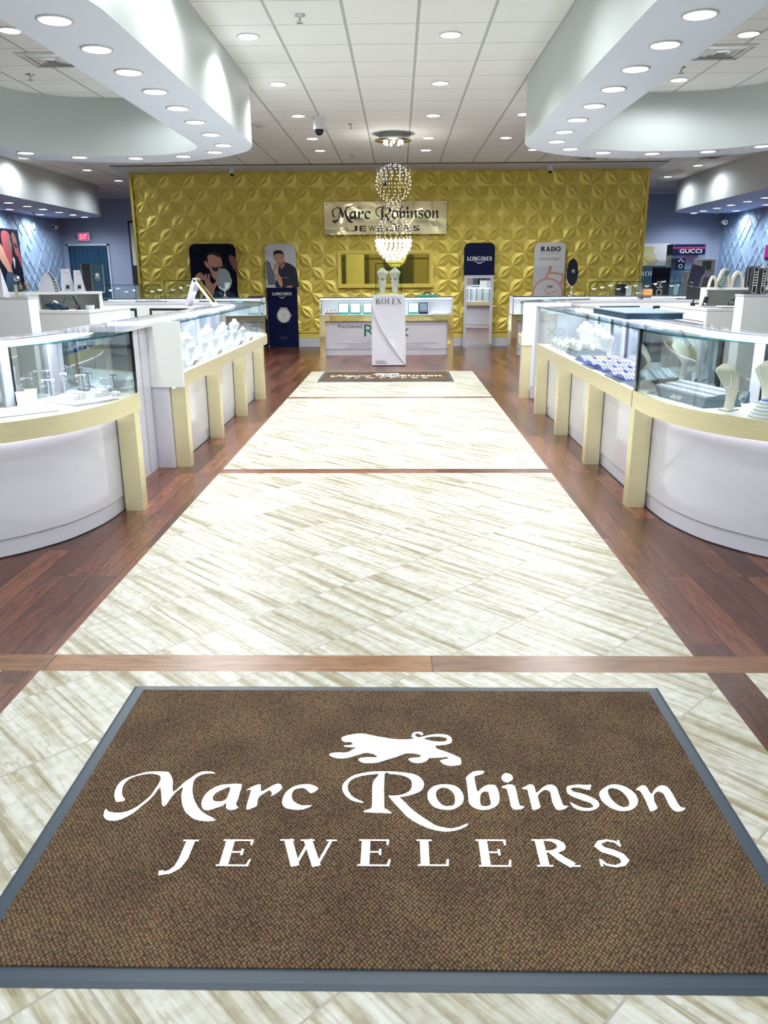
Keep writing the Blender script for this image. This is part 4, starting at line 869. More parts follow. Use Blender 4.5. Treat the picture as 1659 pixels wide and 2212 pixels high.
# ---------------------------------------------------------------- chandelier
r = thing('chandelier', 'crystal chandelier of a beaded sphere over a tier of large crystals', 'chandelier', (-.08, 12.75, ZC))
MB().lathe([(.215, 0), (.22, -.075), (.225, -.08)], 'steel', 36).build('canopy', r); MB().lathe([(.27, -.078), (.275, -.088), (.27, -.098), (.0001, -.098)], 'chrome', 40).build('canopy_plate', r)
for i in range(7):
    a = i * 2.4; MB().lathe([(.0001, -.098), (.02, -.10), (.022, -.135), (.012, -.15), (.0001, -.155)], 'bead', 10, (.13 * math.cos(a), .13 * math.sin(a), 0)).build('bulb', r)
b = MB(); wires = []
for k, (rr, n_) in enumerate(((.262, 16), (.20, 9), (.12, 5))):
    for i in range(n_):
        a = 2 * math.pi * i / n_ + k; x, y_ = rr * math.cos(a), rr * math.sin(a)
        b.tube([(x, y_, -.098), (x, y_, -1.55 + k * .02 - (.1 if k else 0))], .0010, 'acrylic', 4)
o = b.build('hanging_wires', r)
b = MB(); zc_ = -.68; rs = .268
for j in range(1, 15):
    ph = math.pi * j / 15; rr = rs * math.sin(ph); z = zc_ + rs * math.cos(ph); n_ = max(3, int(20 * math.sin(ph)))
    for i in range(n_):
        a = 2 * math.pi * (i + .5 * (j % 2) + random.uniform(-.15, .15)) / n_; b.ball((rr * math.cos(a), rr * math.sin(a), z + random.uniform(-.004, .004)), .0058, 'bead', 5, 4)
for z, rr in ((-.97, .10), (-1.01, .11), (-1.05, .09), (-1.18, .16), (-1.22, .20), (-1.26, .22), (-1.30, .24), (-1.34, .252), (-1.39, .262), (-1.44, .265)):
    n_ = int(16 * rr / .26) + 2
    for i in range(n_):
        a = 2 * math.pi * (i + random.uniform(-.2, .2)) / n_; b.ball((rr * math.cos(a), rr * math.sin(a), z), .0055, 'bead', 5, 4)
o = b.build('small_beads', r); o['kind'] = 'stuff'
light('POINT', 'lamp', (0, 0, -.55), r, 7, shadow_soft_size=.15, color=(1, .98, .92))
ballm = None
for z, rr, n_ in ((-1.505, .262, 24), (-1.57, .256, 22), (-1.63, .235, 19), (-1.685, .20, 15), (-1.735, .155, 11), (-1.78, .10, 7), (-1.78, .0, 1)):
    for i in range(n_):
        a = 2 * math.pi * (i + (z * 7 % 1)) / n_
        if ballm is None:
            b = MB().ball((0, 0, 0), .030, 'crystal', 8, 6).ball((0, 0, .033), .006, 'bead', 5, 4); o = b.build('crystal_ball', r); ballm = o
        else: o = ballm.copy(); col.objects.link(o)
        o.location = (rr * math.cos(a), rr * math.sin(a), z)

# ================================================================ BOARDS AND POSTERS
def rrect(x0, x1, y0, y1, r, top_only=True, n=6):
    p = [(x0, y0), (x1, y0)]
    p += [(x1 - r + r * math.cos(a), y1 - r + r * math.sin(a)) for a in [math.pi / 2 * i / n for i in range(n + 1)]]
    p += [(x0 + r + r * math.cos(a), y1 - r + r * math.sin(a)) for a in [math.pi / 2 + math.pi / 2 * i / n for i in range(n + 1)]]
    return tuple(p)
def ell(cx_, cy_, rx, ry, n=28, a0=0): return [(cx_ + rx * math.cos(2 * math.pi * i / n + a0), cy_ + ry * math.sin(2 * math.pi * i / n + a0)) for i in range(n)]
def paint(r, X, shapes, name='printed_picture', sm=True):
    # a printed picture: each area a thin ink layer on the face of its board
    b = MB(); b.X = X
    for i, (m, lp) in enumerate(shapes): b.flat([loop_s(lp, 3) if (sm and not isinstance(lp, tuple) and len(lp) > 5 and len(lp) < 26) else lp], 0, .0006 + .0004 * i, m)
    return b.build(name, r)
def cv(pts, ox, oy, s, zx, zy):   # drawing grid -> board metres
    return [(ox + x / s * zx, oy - y / s * zy) for x, y in zip(pts[::2], pts[1::2])]
# tall board: person above, watch below
r = thing('banner_stand', 'tall navy banner stand, printed seated person in black polo above a watch', 'banner stand', (-2.37, 16.52, 0))
MB_ = MB(); MB_.X = upright(0, 0, 0); MB_.flat([rrect(-.308, .308, .012, 2.03, .12)], 0, .022, 'navy'); MB_.build('board', r)
MB().box(-.315, .315, -.01, .012, 0, .02, 'black').build('foot_bar', r)
for x in (-.30, .30): MB().ball((x, -.03, .02), .012, 'chrome').build('foot_cap', r)
G = lambda *p: cv(p, -.308, 2.03, 744., 1, 1)   # grid: 744 units a metre, origin top left corner
K_ = 744.
def g2(*p): return [(-.308 + (x - 365) / K_, 2.03 - (y - 47) / 806) for x, y in zip(p[::2], p[1::2])]
paint(r, upright(0, -.022, 0), [
    ('poster_light', rrect(-.308, .308, 1.19, 2.03, .12)),
    ('poster_grey', g2(372, 200, 480, 240, 420, 180, 372, 120)),
    ('poster_slate', g2(375, 320, 410, 318, 440, 345, 455, 420, 490, 480, 500, 560, 500, 680, 392, 680)),
    ('poster_light', g2(395, 685, 500, 680, 530, 700, 530, 720, 398, 722)),
    ('shirt', g2(560, 400, 600, 380, 655, 330, 720, 350, 780, 385, 825, 440, 838, 520, 842, 620, 842, 722, 600, 722, 500, 710, 520, 600, 545, 480)),
    ('skin', g2(575, 395, 655, 330, 650, 380, 610, 430, 585, 405)),
    ('hair', g2(495, 240, 490, 190, 510, 155, 560, 143, 610, 150, 638, 185, 648, 235, 640, 260, 500, 275)),
    ('skin', g2(500, 225, 540, 200, 590, 198, 630, 215, 648, 250, 655, 290, 645, 340, 620, 380, 590, 390, 560, 375, 530, 340, 510, 300)),
    ('skin_dark', g2(545, 345, 580, 338, 625, 335, 645, 300, 650, 335, 620, 385, 590, 395, 560, 380)),
    ('skin', g2(565, 352, 600, 346, 612, 358, 585, 366)),
    ('hair', g2(520, 268, 545, 258, 560, 264, 545, 270)), ('hair', g2(590, 262, 620, 250, 632, 256, 610, 266)),
    ('skin', g2(490, 370, 510, 350, 545, 355, 570, 375, 550, 410, 530, 440, 540, 480, 500, 480, 482, 430)),
    ('skin', g2(500, 470, 540, 470, 570, 530, 600, 590, 610, 640, 605, 700, 580, 710, 550, 660, 520, 580, 505, 520)),
    ('dial', ell(-.308 + (522 - 365) / K_, 2.03 - (480 - 47) / 806, .022, .026, 14)),
    ('skin', g2(665, 710, 690, 695, 740, 695, 760, 710, 750, 722, 670, 722)),
    ('case_steel', ell(.02, .64, .142, .148)), ('dial', ell(.02, .64, .118, .123)),
    ('navy_dark', [(-.05, .80), (.085, .80), (.075, .86), (-.04, .86)]), ('case_steel', [(-.065, .765), (.105, .765), (.09, .80), (-.05, .80)]),
    ('navy_dark', [(-.05, .48), (.085, .48), (.075, .40), (-.04, .40)]), ('case_steel', [(.155, .63), (.18, .63), (.18, .66), (.155, .66)]),
    ('text_black', [(.018, .637), (.075, .69), (.072, .695), (.016, .643)]), ('text_black', [(.022, .637), (-.02, .675), (-.024, .671), (.018, .635)]),
    ('case_steel', ell(.02, .59, .028, .028, 14)), ('dial', ell(.02, .59, .022, .022, 14))])
b = MB(); b.X = upright(0, -.036, 0)
b.serif('LONGINES', -.195, 1.04, .39, .058, 'text_white', 0, .24, .10, .10)
b.pen([(-.07, 1.015, .010), (0, .995, .012), (.07, 1.015, .010)], 'grey_light'); b.pen([(-.03, .985, .006), (0, .975, .01), (.03, .985, .006)], 'grey_light')
b.text('HourGlass edition', -.06, 1.375, .22, .012, 'text_white'); b.text('The Longines', -.045, .205, .12, .015, 'text_grey'); b.text('Master Collection', -.07, .175, .17, .014, 'text_grey'); b.build('lettering', r)
# left wide board: person with sunglasses
r = thing('banner_stand', 'wide black board behind the left showcase printed with a person in sunglasses raising a hand', 'banner stand', (-3.73, 16.50, 0))
b = MB(); b.X = upright(0, 0, 0); b.flat([rrect(-.465, .465, .012, 2.04, .12)], 0, .022, 'navy_dark'); b.build('board', r)
K2 = 554.
def g3(*p): return [(-.465 + (x - 145) / K2, 2.04 - (y - 245) / 579) for x, y in zip(p[::2], p[1::2])]
paint(r, upright(0, -.022, 0), [
    ('skin_dark', g3(580, 400, 600, 370, 640, 390, 668, 440, 670, 560, 640, 540, 600, 470)), ('skin_red', g3(600, 400, 640, 420, 655, 480, 630, 480)),
    ('skin', g3(350, 365, 400, 350, 450, 370, 490, 390, 505, 450, 510, 520, 500, 580, 490, 620, 450, 650, 410, 640, 380, 600, 365, 540, 345, 500)),
    ('skin', g3(305, 440, 325, 435, 345, 470, 355, 510, 335, 510, 315, 480)),
    ('hair', g3(345, 370, 330, 400, 350, 450, 345, 380, 400, 365, 450, 385, 500, 400, 510, 420, 480, 360, 420, 335, 370, 340)),
    ('hair', g3(340, 470, 400, 505, 460, 500, 540, 488, 560, 495, 460, 512, 400, 516)),
    ('tinted', g3(390, 512, 430, 505, 458, 512, 455, 540, 430, 552, 402, 545)), ('tinted', g3(478, 508, 520, 498, 545, 502, 530, 528, 495, 532)),
    ('skin_dark', g3(430, 600, 470, 590, 500, 596, 480, 606, 440, 612)), ('skin_dark', g3(455, 560, 475, 570, 470, 582, 450, 578)),
    ('skin', g3(195, 600, 250, 560, 290, 600, 300, 650, 240, 640, 200, 640)),
    ('skin', g3(300, 690, 300, 590, 320, 580, 330, 650, 340, 580, 358, 590, 358, 665, 400, 690, 430, 640, 445, 645, 430, 700, 400, 760, 390, 830, 330, 830, 305, 760)),
    ('dark_teal', g3(390, 800, 450, 760, 560, 770, 640, 830, 640, 900, 380, 900))])
b = MB(); b.X = upright(0, -.036, 0)
for x, z in ((.09, 1.09), (.12, 1.06)): b.box(x, x + .04, z, z + .012, 0, .001, 'text_white')
b.build('lettering', r)
# right board with the mirror
r = thing('banner_stand', 'navy display stand lettered LONGINES over a tall framed mirror, right of the centre showcase', 'banner stand', (1.607, 16.48, 0))
b = MB(); b.X = upright(0, 0, 0); b.flat([rrect(-.303, .303, 1.405, 2.02, .11)], 0, .035, 'navy'); b.build('header_board', r)
b = MB()
for a in ((-.293, .293, 1.35, 1.405), (-.293, .293, .0, .05), (-.293, -.235, .05, 1.35), (.235, .293, .05, 1.35)): b.box(a[0], a[1], -.05, .0, a[2], a[3], 'chrome' if a[3] < 1.3 and a[2] < .04 else 'white_gloss')
b.build('mirror_frame', r); MB().box(-.235, .235, -.035, -.02, .05, 1.35, 'mirror').build('mirror_glass', r)
b = MB(); b.X = upright(0, -.0365, 0); b.serif('LONGINES', -.245, 1.685, .49, .075, 'text_white', 0, .24, .10, .10)
b.pen([(-.11, 1.672, .008), (-.03, 1.650, .016), (.0, 1.645, .018), (.03, 1.650, .016), (.11, 1.672, .008)], 'grey_light'); b.pen([(-.05, 1.640, .006), (0, 1.625, .012), (.05, 1.640, .006)], 'grey_light'); b.build('lettering', r)
# white board with the rose gold watch
r = thing('banner_stand', 'white board lettered RADO with a big rose gold watch, behind the right showcase', 'banner stand', (3.01, 16.52, 0))
b = MB(); b.X = upright(0, 0, 0); b.flat([rrect(-.308, .308, .012, 2.02, .10)], 0, .022, 'white_matte'); b.build('board', r)
cx_, cz = -.01, 1.035
paint(r, upright(0, -.022, 0), [('poster_light', [(-.308, .3), (.308, .3), (.308, 1.575), (-.308, 1.575)]),
    ('rose_gold', [(.0, 1.57), (.06, 1.57), (.03, 1.45), (-.06, 1.30), (-.10, 1.32), (-.03, 1.46)]), ('rose_gold', [(.03, 1.47), (.29, 1.43), (.30, 1.39), (.02, 1.43)]), ('rose_gold', [(.24, 1.40), (.30, 1.40), (.295, 1.20), (.23, 1.24)]),
    ('dial', [(.06, 1.57), (.307, 1.56), (.30, 1.44), (.04, 1.48)]), ('dial', [(.0, 1.42), (.27, 1.38), (.24, 1.28), (-.05, 1.30)]),
    ('rose_gold', ell(cx_, cz, .315, .315, 40)), ('case_steel', ell(cx_, cz, .285, .285, 40)), ('dial', ell(cx_, cz, .278, .278, 40)),
    ('rose_gold', [(cx_ - .01, cz - .01), (cx_ + .01, cz + .005), (cx_ - .115, cz + .175), (cx_ - .12, cz + .17)]), ('rose_gold', [(cx_, cz - .01), (cx_ + .23, cz + .065), (cx_ + .23, cz + .075), (cx_, cz + .012)])])
b = MB(); b.X = upright(0, -.0345, 0)
b.serif('RADO', -.19, 1.855, .39, .085, 'text_black', 0, .26, .12, .12); b.text('S W I T Z E R L A N D', -.195, 1.808, .385, .020, 'text_grey'); b.text('MASTER OF MATERIALS', -.20, 1.695, .385, .034, 'text_grey')
b.serif('RADO', -.03, 1.165, .12, .032, 'navy', 0, .26, .12, .12); b.text('JUBILEE', -.02, 1.148, .10, .008, 'text_grey')
for i in range(12):
    a = math.pi * i / 6
    if i not in (6,): b.pen([(cx_ + .235 * math.sin(a), cz + .235 * math.cos(a), .012), (cx_ + .262 * math.sin(a), cz + .262 * math.cos(a), .012)], 'case_steel')
b.build('lettering', r)
# picture of two people on the left wall
r = thing('wall_poster', 'large dark poster of two red lit faces and a hand on the left wall', 'poster', (XL + .02, 17.35, 1.15))
b = MB().box(-.0, .035, -.92, .92, 0, 1.275, 'navy_dark'); b.build('panel', r)
X_ = Matrix.Translation((.036, 0, 0)) @ Matrix.Rotation(R(90), 4, 'Z') @ FRONT
q = lambda *p: [(( x * .0215 - .05), 1.27 - (y - 494) * .0098) for x, y in zip(p[::2], p[1::2])]
paint(r, X_, [('skin_red', q(8, 505, 14, 498, 22, 500, 26, 510, 24, 530, 26, 550, 20, 575, 12, 560, 8, 530)), ('skin_dark', q(16, 512, 24, 510, 28, 525, 26, 545, 18, 535)),
    ('skin_dark', q(29, 505, 34, 500, 39, 512, 41, 530, 44, 550, 46, 568, 42, 575, 38, 560, 33, 545, 31, 525)), ('skin_red', q(33, 530, 40, 535, 44, 560, 38, 562, 34, 548)), ('hair', q(31, 525, 37, 522, 40, 530, 36, 535)),
    ('navy_dark', q(26, 560, 34, 548, 40, 560, 44, 590, 46, 620, 28, 620)),
    ('skin', q(-6, 530, 0, 520, 3, 525, 8, 535, 12, 550, 16, 562, 20, 575, 21, 588, 14, 588, 8, 575, 0, 560)), ('poster_light', q(26, 556, 28, 552, 30, 558, 29, 570, 27, 578)),
    ('dark_teal', q(8, 590, 16, 584, 26, 590, 32, 605, 34, 622, 6, 622)), ('skin', q(33, 612, 36, 606, 38, 620, 32, 624)), ('skin', q(48, 612, 52, 606, 54, 620, 49, 624))])
# framed picture half behind the gold wall
r = thing('framed_picture', 'tall black framed picture, white above and black below, half hidden by the gold wall', 'picture', (-6.38, YB - .005, 1.25))
b = MB().box(-.40, .40, -.035, -.005, 0, 1.51, 'black'); b.build('frame', r); MB().box(-.35, .35, -.038, -.034, .45, 1.46, 'poster_light').build('print_area', r)
r = thing('framed_picture', 'white framed picture of a gold watch on the wall right of the gold wall', 'picture', (6.31, YB - .005, 1.42))
MB().box(-.43, .43, -.035, -.005, 0, .72, 'trim_white').build('frame', r)
b = MB(); b.box(-.38, .38, -.038, -.034, .04, .67, 'dial'); b.build('mat_board', r)
paint(r, upright(-.09, -.038, .29), [('dial_gold', [(-.13, -.26), (.13, -.26), (.15, .36), (-.15, .36)]), ('case_steel', ell(0, .02, .225, .225, 32)), ('dial_gold', ell(0, .02, .215, .215, 32)), ('dial', ell(0, .02, .18, .18, 32)), ('dial_gold', ell(0, .02, .165, .165, 32)), ('case_steel', [(.22, 0), (.27, 0), (.27, .06), (.22, .06)]), ('text_black', [(0, 0), (.012, .01), (-.10, .10), (-.104, .096)]), ('text_black', [(0, 0), (0, .012), (.08, -.03), (.08, -.036)])])
r = thing('display_board', 'dark green board lettered ROL behind the black upright board', 'display board', (6.05, 20.0, 0))
MB().box(-.40, .40, 0, .03, 0, 1.60, 'dark_teal').build('board', r); b = MB(); b.X = upright(0, -.001, 0); b.serif('ROLEX', -.19, 1.36, .52, .11, 'text_white', 0, .13, .045, .16); b.text('Certified', .10, 1.52, .2, .018, 'text_grey'); b.build('lettering', r)
r = thing('display_board', 'black upright board lettered MOVADO downwards, right of the gold wall', 'display board', (5.48, 17.2, 0))
MB().bev(-.185, .185, 0, .05, 0, 1.54, 'navy_dark', .006).build('board', r); b = MB(); b.X = upright(-.03, -.001, 1.26) @ Matrix.Rotation(R(-90), 4, 'Z'); b.text('MOVADO', 0, -.055, .86, .125, 'text_white'); b.build('lettering', r)
# tower showcase
r = thing('glass_cabinet', 'blue glass tower cabinet with GUCCI header against the back right wall', 'display cabinet', (6.92, 19.85, 0))
MB().box(-.39, .39, 0, .42, 1.85, 2.085, 'navy').build('header', r); MB().box(-.39, .39, 0, .42, 0, .5, 'navy').build('base', r); MB().box(-.39, .39, .40, .42, .5, 1.85, 'case_back').build('back_panel', r)
MB().box(-.39, .39, -.004, .0, 1.985, 2.02, 'red_stripe').build('stripe', r)
b = MB()
for z in (.86, 1.2, 1.5): b.box(-.38, .38, .02, .40, z, z + .008, 'glass_edge')
b.build('shelf', r)
for n_, a in (('pane', (-.39, .39, 0, .005)), ('pane', (-.39, -.385, 0, .40)), ('pane', (.385, .39, 0, .40))): MB().box(*a, .5, 1.85, 'glass').build(n_, r)
for x in (-.36, .36):
    for z in (2.06, .9, 1.80): b = MB(); b.X = upright(x, -.004, z); b.lathe([(.012, 0), (.012, .006), (.0001, .008)], 'chrome', 10); b.build('stud', r)
b = MB(); b.X = upright(0, -.006, 0); b.text('GUCCI', -.22, 1.885, .52, .088, 'text_white'); b.build('lettering', r)
t = thing('display_card', 'small navy card with round pictures inside the tower cabinet', 'card', (6.80, 19.98, 1.508)); MB().box(-.10, .10, 0, .02, 0, .26, 'navy').build('card', t)
b = MB(); b.X = upright(0, -.001, 0)
for x, z in ((-.05, .2), (0, .23), (.05, .19)): b.flat([ell(x, z, .025, .025, 12)], 0, .001, 'dial')
b.flat([ell(0, .08, .05, .05, 16), ell(0, .08, .035, .035, 16)], 0, .001, 'dial'); b.build('print', t)
# white tower display
r = thing('display_tower', 'white counter-top display tower with a dark window, behind the right island', 'display tower', (5.99, 16.1, 0))
MB().bev(-.30, .17, 0, .4, 0, 1.46, 'white_gloss', .02).build('body', r); MB().bev(-.13, .17, 0, .4, 1.46, 1.69, 'white_gloss', .02).build('head', r); MB().box(-.09, .08, -.006, .0, 1.48, 1.64, 'smoke_green').build('window_pane', r)
# exit sign
r = thing('exit_sign', 'lit red exit sign on the back wall above the curtained doorway', 'exit sign', (-7.92, YB - .002, 2.29))
MB().box(-.155, .155, -.05, 0, 0, .205, 'steel').build('housing', r); MB().box(-.115, .115, -.056, -.05, .02, .185, 'exit_red').build('lit_panel', r)
b = MB(); b.X = upright(0, -.057, 0); b.text('EXIT', -.09, .045, .18, .115, 'exit_text'); b.build('lettering', r)
for x in (-.19, .19): MB().ball((x, -.03, .09), .032, 'steel', 10, 8).build('lamp_head', r)
b = MB().box(XR - .03, XR - .002, 17.2, 18.15, 1.70, 2.0, 'red_poster').box(XR - .032, XR - .028, 17.25, 18.1, 1.71, 1.74, 'navy'); tag(b.build('wall_poster'), 'dark red poster at the right edge of the picture on the right wall', 'poster')

# ================================================================ INSIDE THE ISLANDS
def lockset(b, x, y, z):
    pass
r = thing('cash_cabinet', 'white workbench cabinet with a drawer front in the middle of the left island', 'cabinet', (-3.73, 8.87, 0))
MB().box(-.72, .56, -.64, .64, 0, 1.055, 'laminate').build('body', r); MB().box(-.725, .565, -.645, .645, 1.055, 1.08, 'laminate').build('worktop', r)
for a, c in ((-.60, -.02), (.02, .60)):
    d = MB().box(.56, .572, a, c, .55, .93, 'laminate').build('drawer', r); MB().tube([(.572, (a + c) / 2, .88), (.58, (a + c) / 2, .88)], .010, 'steel').box(.572, .573, a, c, .928, .934, 'black').build('lock', d)
r = thing('cash_cabinet', 'white workbench cabinet with locked drawers in the middle of the right island', 'cabinet', (3.60, 8.68, 0))
MB().box(-.59, .59, -.72, .72, 0, 1.055, 'laminate').build('body', r); MB().box(-.595, .595, -.725, .725, 1.055, 1.08, 'laminate').build('worktop', r)
for a, c in ((-.68, -.02), (.02, .68)):
    d = MB().box(-.602, -.59, a, c, .55, .95, 'laminate').build('drawer', r); m = MB().tube([(-.602, (a + c) / 2, .89), (-.61, (a + c) / 2, .89)], .010, 'steel').box(-.604, -.602, a, c, .948, .954, 'black'); m.box(-.608, -.602, (a + c) / 2 - .035, (a + c) / 2 + .035, .70, .78, 'steel').build('lock', d)
r = thing('riser_shelf', 'white open riser shelf standing on the left workbench', 'shelf', (-3.62, 8.62, 1.08), R(18))
MB().box(-.80, .42, -.06, .34, .155, .18, 'laminate').build('top', r); MB().box(-.80, -.20, -.05, .34, 0, .155, 'laminate').build('side_box', r); MB().box(.40, .42, -.05, .34, 0, .155, 'laminate').build('side', r); MB().box(-.22, .40, .32, .34, 0, .155, 'laminate').build('back', r)
r = thing('riser_shelf', 'white open riser shelf standing on the right workbench', 'shelf', (3.60, 8.40, 1.08), R(-8))
MB().box(-.42, .62, -.05, .34, .165, .185, 'laminate').build('top', r); MB().box(.60, .62, -.05, .34, 0, .165, 'laminate').build('side', r); MB().box(-.42, -.40, .1, .34, 0, .165, 'laminate').build('side', r); MB().box(-.40, .60, .32, .34, 0, .165, 'laminate').build('back', r)
for s_, x0, x1, y0, y1, lab in ((-1, -4.3, -3.09, 6.72, 6.90, 'tall plain white cabinet standing free in the left island'), (1, 2.64, 3.9, 6.27, 6.43, 'tall plain white cabinet standing free in the right island')):
    r = thing('tall_cabinet', lab, 'cabinet', ((x0 + x1) / 2, (y0 + y1) / 2, 0)); hx, hy = (x1 - x0) / 2, (y1 - y0) / 2
    MB().box(-hx, hx, -hy, hy, 0, 1.235, 'white_paint').build('body', r); MB().box(-hx - .003, hx + .003, -hy - .003, hy + .003, 1.235, 1.25, 'white_gloss').build('top', r)
# things on the left bench, riser and cabinet
t = thing('easel_display', 'tall white easel display at the left edge of the picture on the tall cabinet', 'display', (-3.36, 6.77, 1.2505)); b = MB()
b.add([(-.20, -.03, 0), (.06, -.03, 0), (.035, .03, .235), (-.20, .03, .235), (-.20, .09, 0), (.06, .09, 0)], [(0, 1, 2, 3), (1, 5, 2), (0, 3, 4), (4, 5, 1, 0), (5, 4, 3, 2)], 'white_gloss'); b.build('card', t); MB().box(-.05, .03, .02, .04, .235, .265, 'white_gloss').build('top_tab', t)
t = thing('watch_stand', 'clear stand holding a steel watch beside the white easel display', 'watch stand', (-3.19, 6.81, 1.2505)); MB().box(-.03, .03, -.03, .03, 0, .10, 'acrylic').build('block', t); MB().tube([(0, 0, .10), (0, .01, .15)], .012, 'black').build('strap', t)
b = MB(); b.X = upright(-.005, -.01, .15); b.lathe([(.024, 0), (.024, .01), (.0001, .012)], 'silver', 16); b.build('watch', t)
def arch(loc, rz, label, h=.2, w=.16, d=.06, m='bust_cream', fill=None, group=None):
    t = thing('arch_display', label, 'display', loc, rz, group); n = 14
    o_ = [(-w / 2, 0)] + [(-w / 2 + w * i / n, h * (math.sin(math.pi * i / n) ** .55)) for i in range(1, n)] + [(w / 2, 0)]
    i_ = [(x * .66, y * .80) for x, y in o_]
    b = MB(); b.X = upright(0, d / 2, 0); L = o_ + i_[::-1]; b.flat([L], 0, d, m); b.build('arch_band', t)
    if fill:
        b = MB(); b.X = upright(0, .004, 0); b.flat([i_], 0, .006, fill); b.build('insert', t)
    return t
t = thing('half_moon_display', 'white half-moon card display with a green printed band on the left riser shelf', 'display', (-3.72, 8.62, 1.2605), R(10)); b = MB(); b.X = upright(0, .02, 0)
hm = [(-.11, 0), (.10, 0), (.095, .06), (.07, .14), (.03, .195), (0, .205), (-.03, .19), (-.075, .12), (-.10, .05)]; b.flat([hm], 0, .03, 'white_gloss'); b.build('card', t)
b = MB(); b.X = upright(0, -.0105, 0); b.flat([[(.06, .0), (.10, 0), (.095, .06), (.07, .14), (.03, .195), (.0, .203), (.03, .16), (.05, .10)]], 0, .001, 'smoke_green')
for k in range(4): b.box(.06, .09, .02 + k * .03, .026 + k * .03, .001, .002, 'text_white')
b.build('print_band', t)
t = thing('step_display', 'clear stepped acrylic stand at the left end of the riser shelf', 'display', (-3.93, 8.55, 1.2605), R(15))
for k in range(3): MB().box(-.12 + .05 * k, .10, -.05 + .03 * k, .07, .035 * k, .035 * (k + 1), 'acrylic').build('step', t)
for k, (x, y_, h, w_, lab) in enumerate(((-3.575, 8.74, .235, .12, 'white printed watch card standing left of the black folder'), (-3.44, 8.72, .22, .10, 'white watch card with a small square watch, in front of the black folder'))):
    t = thing('card_display', lab, 'display card', (x, y_, 1.2605), R(8)); b = MB(); b.add([(-w_ / 2, 0, 0), (w_ / 2, 0, 0), (w_ / 2 - .03, .05, h), (-w_ / 2, .05, h), (-w_ / 2, .09, 0), (w_ / 2, .09, 0)], [(0, 1, 2, 3), (1, 5, 2), (0, 3, 4), (5, 4, 3, 2), (0, 4, 5, 1)], 'white_gloss'); b.build('card', t)
    b = MB(); b.X = Matrix.Translation((0, -.002, 0)) @ Matrix.Rotation(R(90 - 12), 4, 'X'); b.text('CITI' if k else 'CK', -.02, h * .82, .045, .014, 'text_grey', .004); b.flat([rrect(-.015, .03, .02, .075, .01)], .003, .004, 'case_steel'); b.flat([rrect(-.008, .023, .03, .065, .006)], .007, .002, 'text_black'); b.build('print', t)
t = thing('display_folder', 'black folding display with gold edges and a gold emblem on the left riser shelf', 'display', (-3.33, 8.93, 1.2605), R(4)); b = MB().box(-.13, -.03, 0, .03, 0, .285, 'black').box(-.03, .10, -.03, .0, 0, .28, 'dark_teal'); b.build('panel', t)
b = MB()
for a in ((-.134, -.13, .0, .285), (-.032, -.028, 0, .285), (.096, .10, 0, .28)): b.box(a[0], a[1], -.033, -.029, a[2], a[3], 'goldwire')
b.build('gold_edge', t); b = MB(); b.X = upright(.035, -.0305, .14)
for a in range(5): b.flat([ell(.014 * math.cos(a * 1.257 + .3), .03 + .014 * math.sin(a * 1.257 + .3), .010, .008, 8)], 0, .001, 'bust_cream')
b.text('Orlaine', -.03, -.01, .06, .018, 'bust_cream'); b.text('paris', -.015, -.03, .03, .01, 'bust_cream'); b.build('emblem', t)
t = thing('cloth_bag', 'dark blue bag stuffed into the left end of the shelf opening', 'bag', (-3.60, 8.42, 1.0805)); b = MB()
b.X = Matrix.Diagonal((1.5, .8, 1, 1)); b.ball((0, 0, .036), .05, 'bag', 12, 8, True, .7).ball((.05, .0, .03), .042, 'bag', 10, 7, True, .7).ball((-.04, .02, .045), .035, 'bag', 10, 7, True, .7); b.build('bag_body', t); MB().tube([(-.06, -.03, .05), (0, -.05, .085), (.08, -.03, .05)], .006, 'dark_teal').build('strap', t)
t = thing('foam_head', 'white rounded cup lid poking out behind the dark blue bag', 'lid', (-3.66, 8.57, 1.0805)); MB().lathe([(.035, 0), (.045, .05), (.03, .085), (.0001, .095)], 'white_matte', 16).build('lid', t)
t = thing('charging_cable', 'thin black cable looping up from the bag in the shelf opening', 'cable', (-3.5, 8.50, 1.0805)); MB().tube(smooth_path([(-.03, 0, .0), (-.03, 0, .07), (.0, 0, .12), (.06, 0, .10), (.10, 0, .05), (.07, 0, .005)], 5), .003, 'black', 6).build('cord', t); MB().box(-.05, .01, -.015, .015, 0, .02, 'black').build('plug', t)
t = thing('cordless_phone', 'black cordless phone leaning on its charger on the left workbench', 'phone', (-3.36, 8.50, 1.0805), R(-10)); MB().lathe([(.045, 0), (.045, .012), (.03, .018), (.0001, .018)], 'black', 16).build('charger', t)
b = MB(); b.X = Matrix.Translation((.01, 0, .012)) @ Matrix.Rotation(R(-28), 4, 'Y'); b.bev(-.011, .011, -.02, .02, 0, .15, 'black', .004); b.build('handset', t)
for x, y_, lab in ((-3.27, 8.56, 'dark tape roll at the right end of the shelf opening'), (-3.235, 8.44, 'silver tape roll in front of the dark one on the left workbench')):
    t = thing('tape_roll', lab, 'tape roll', (x, y_, 1.0805), 0, 'tape rolls'); MB().lathe([(.045, 0), (.045, .045), (.03, .045), (.03, 0)], 'black' if x < -3.26 else 'grey_light', 20).build('roll', t)
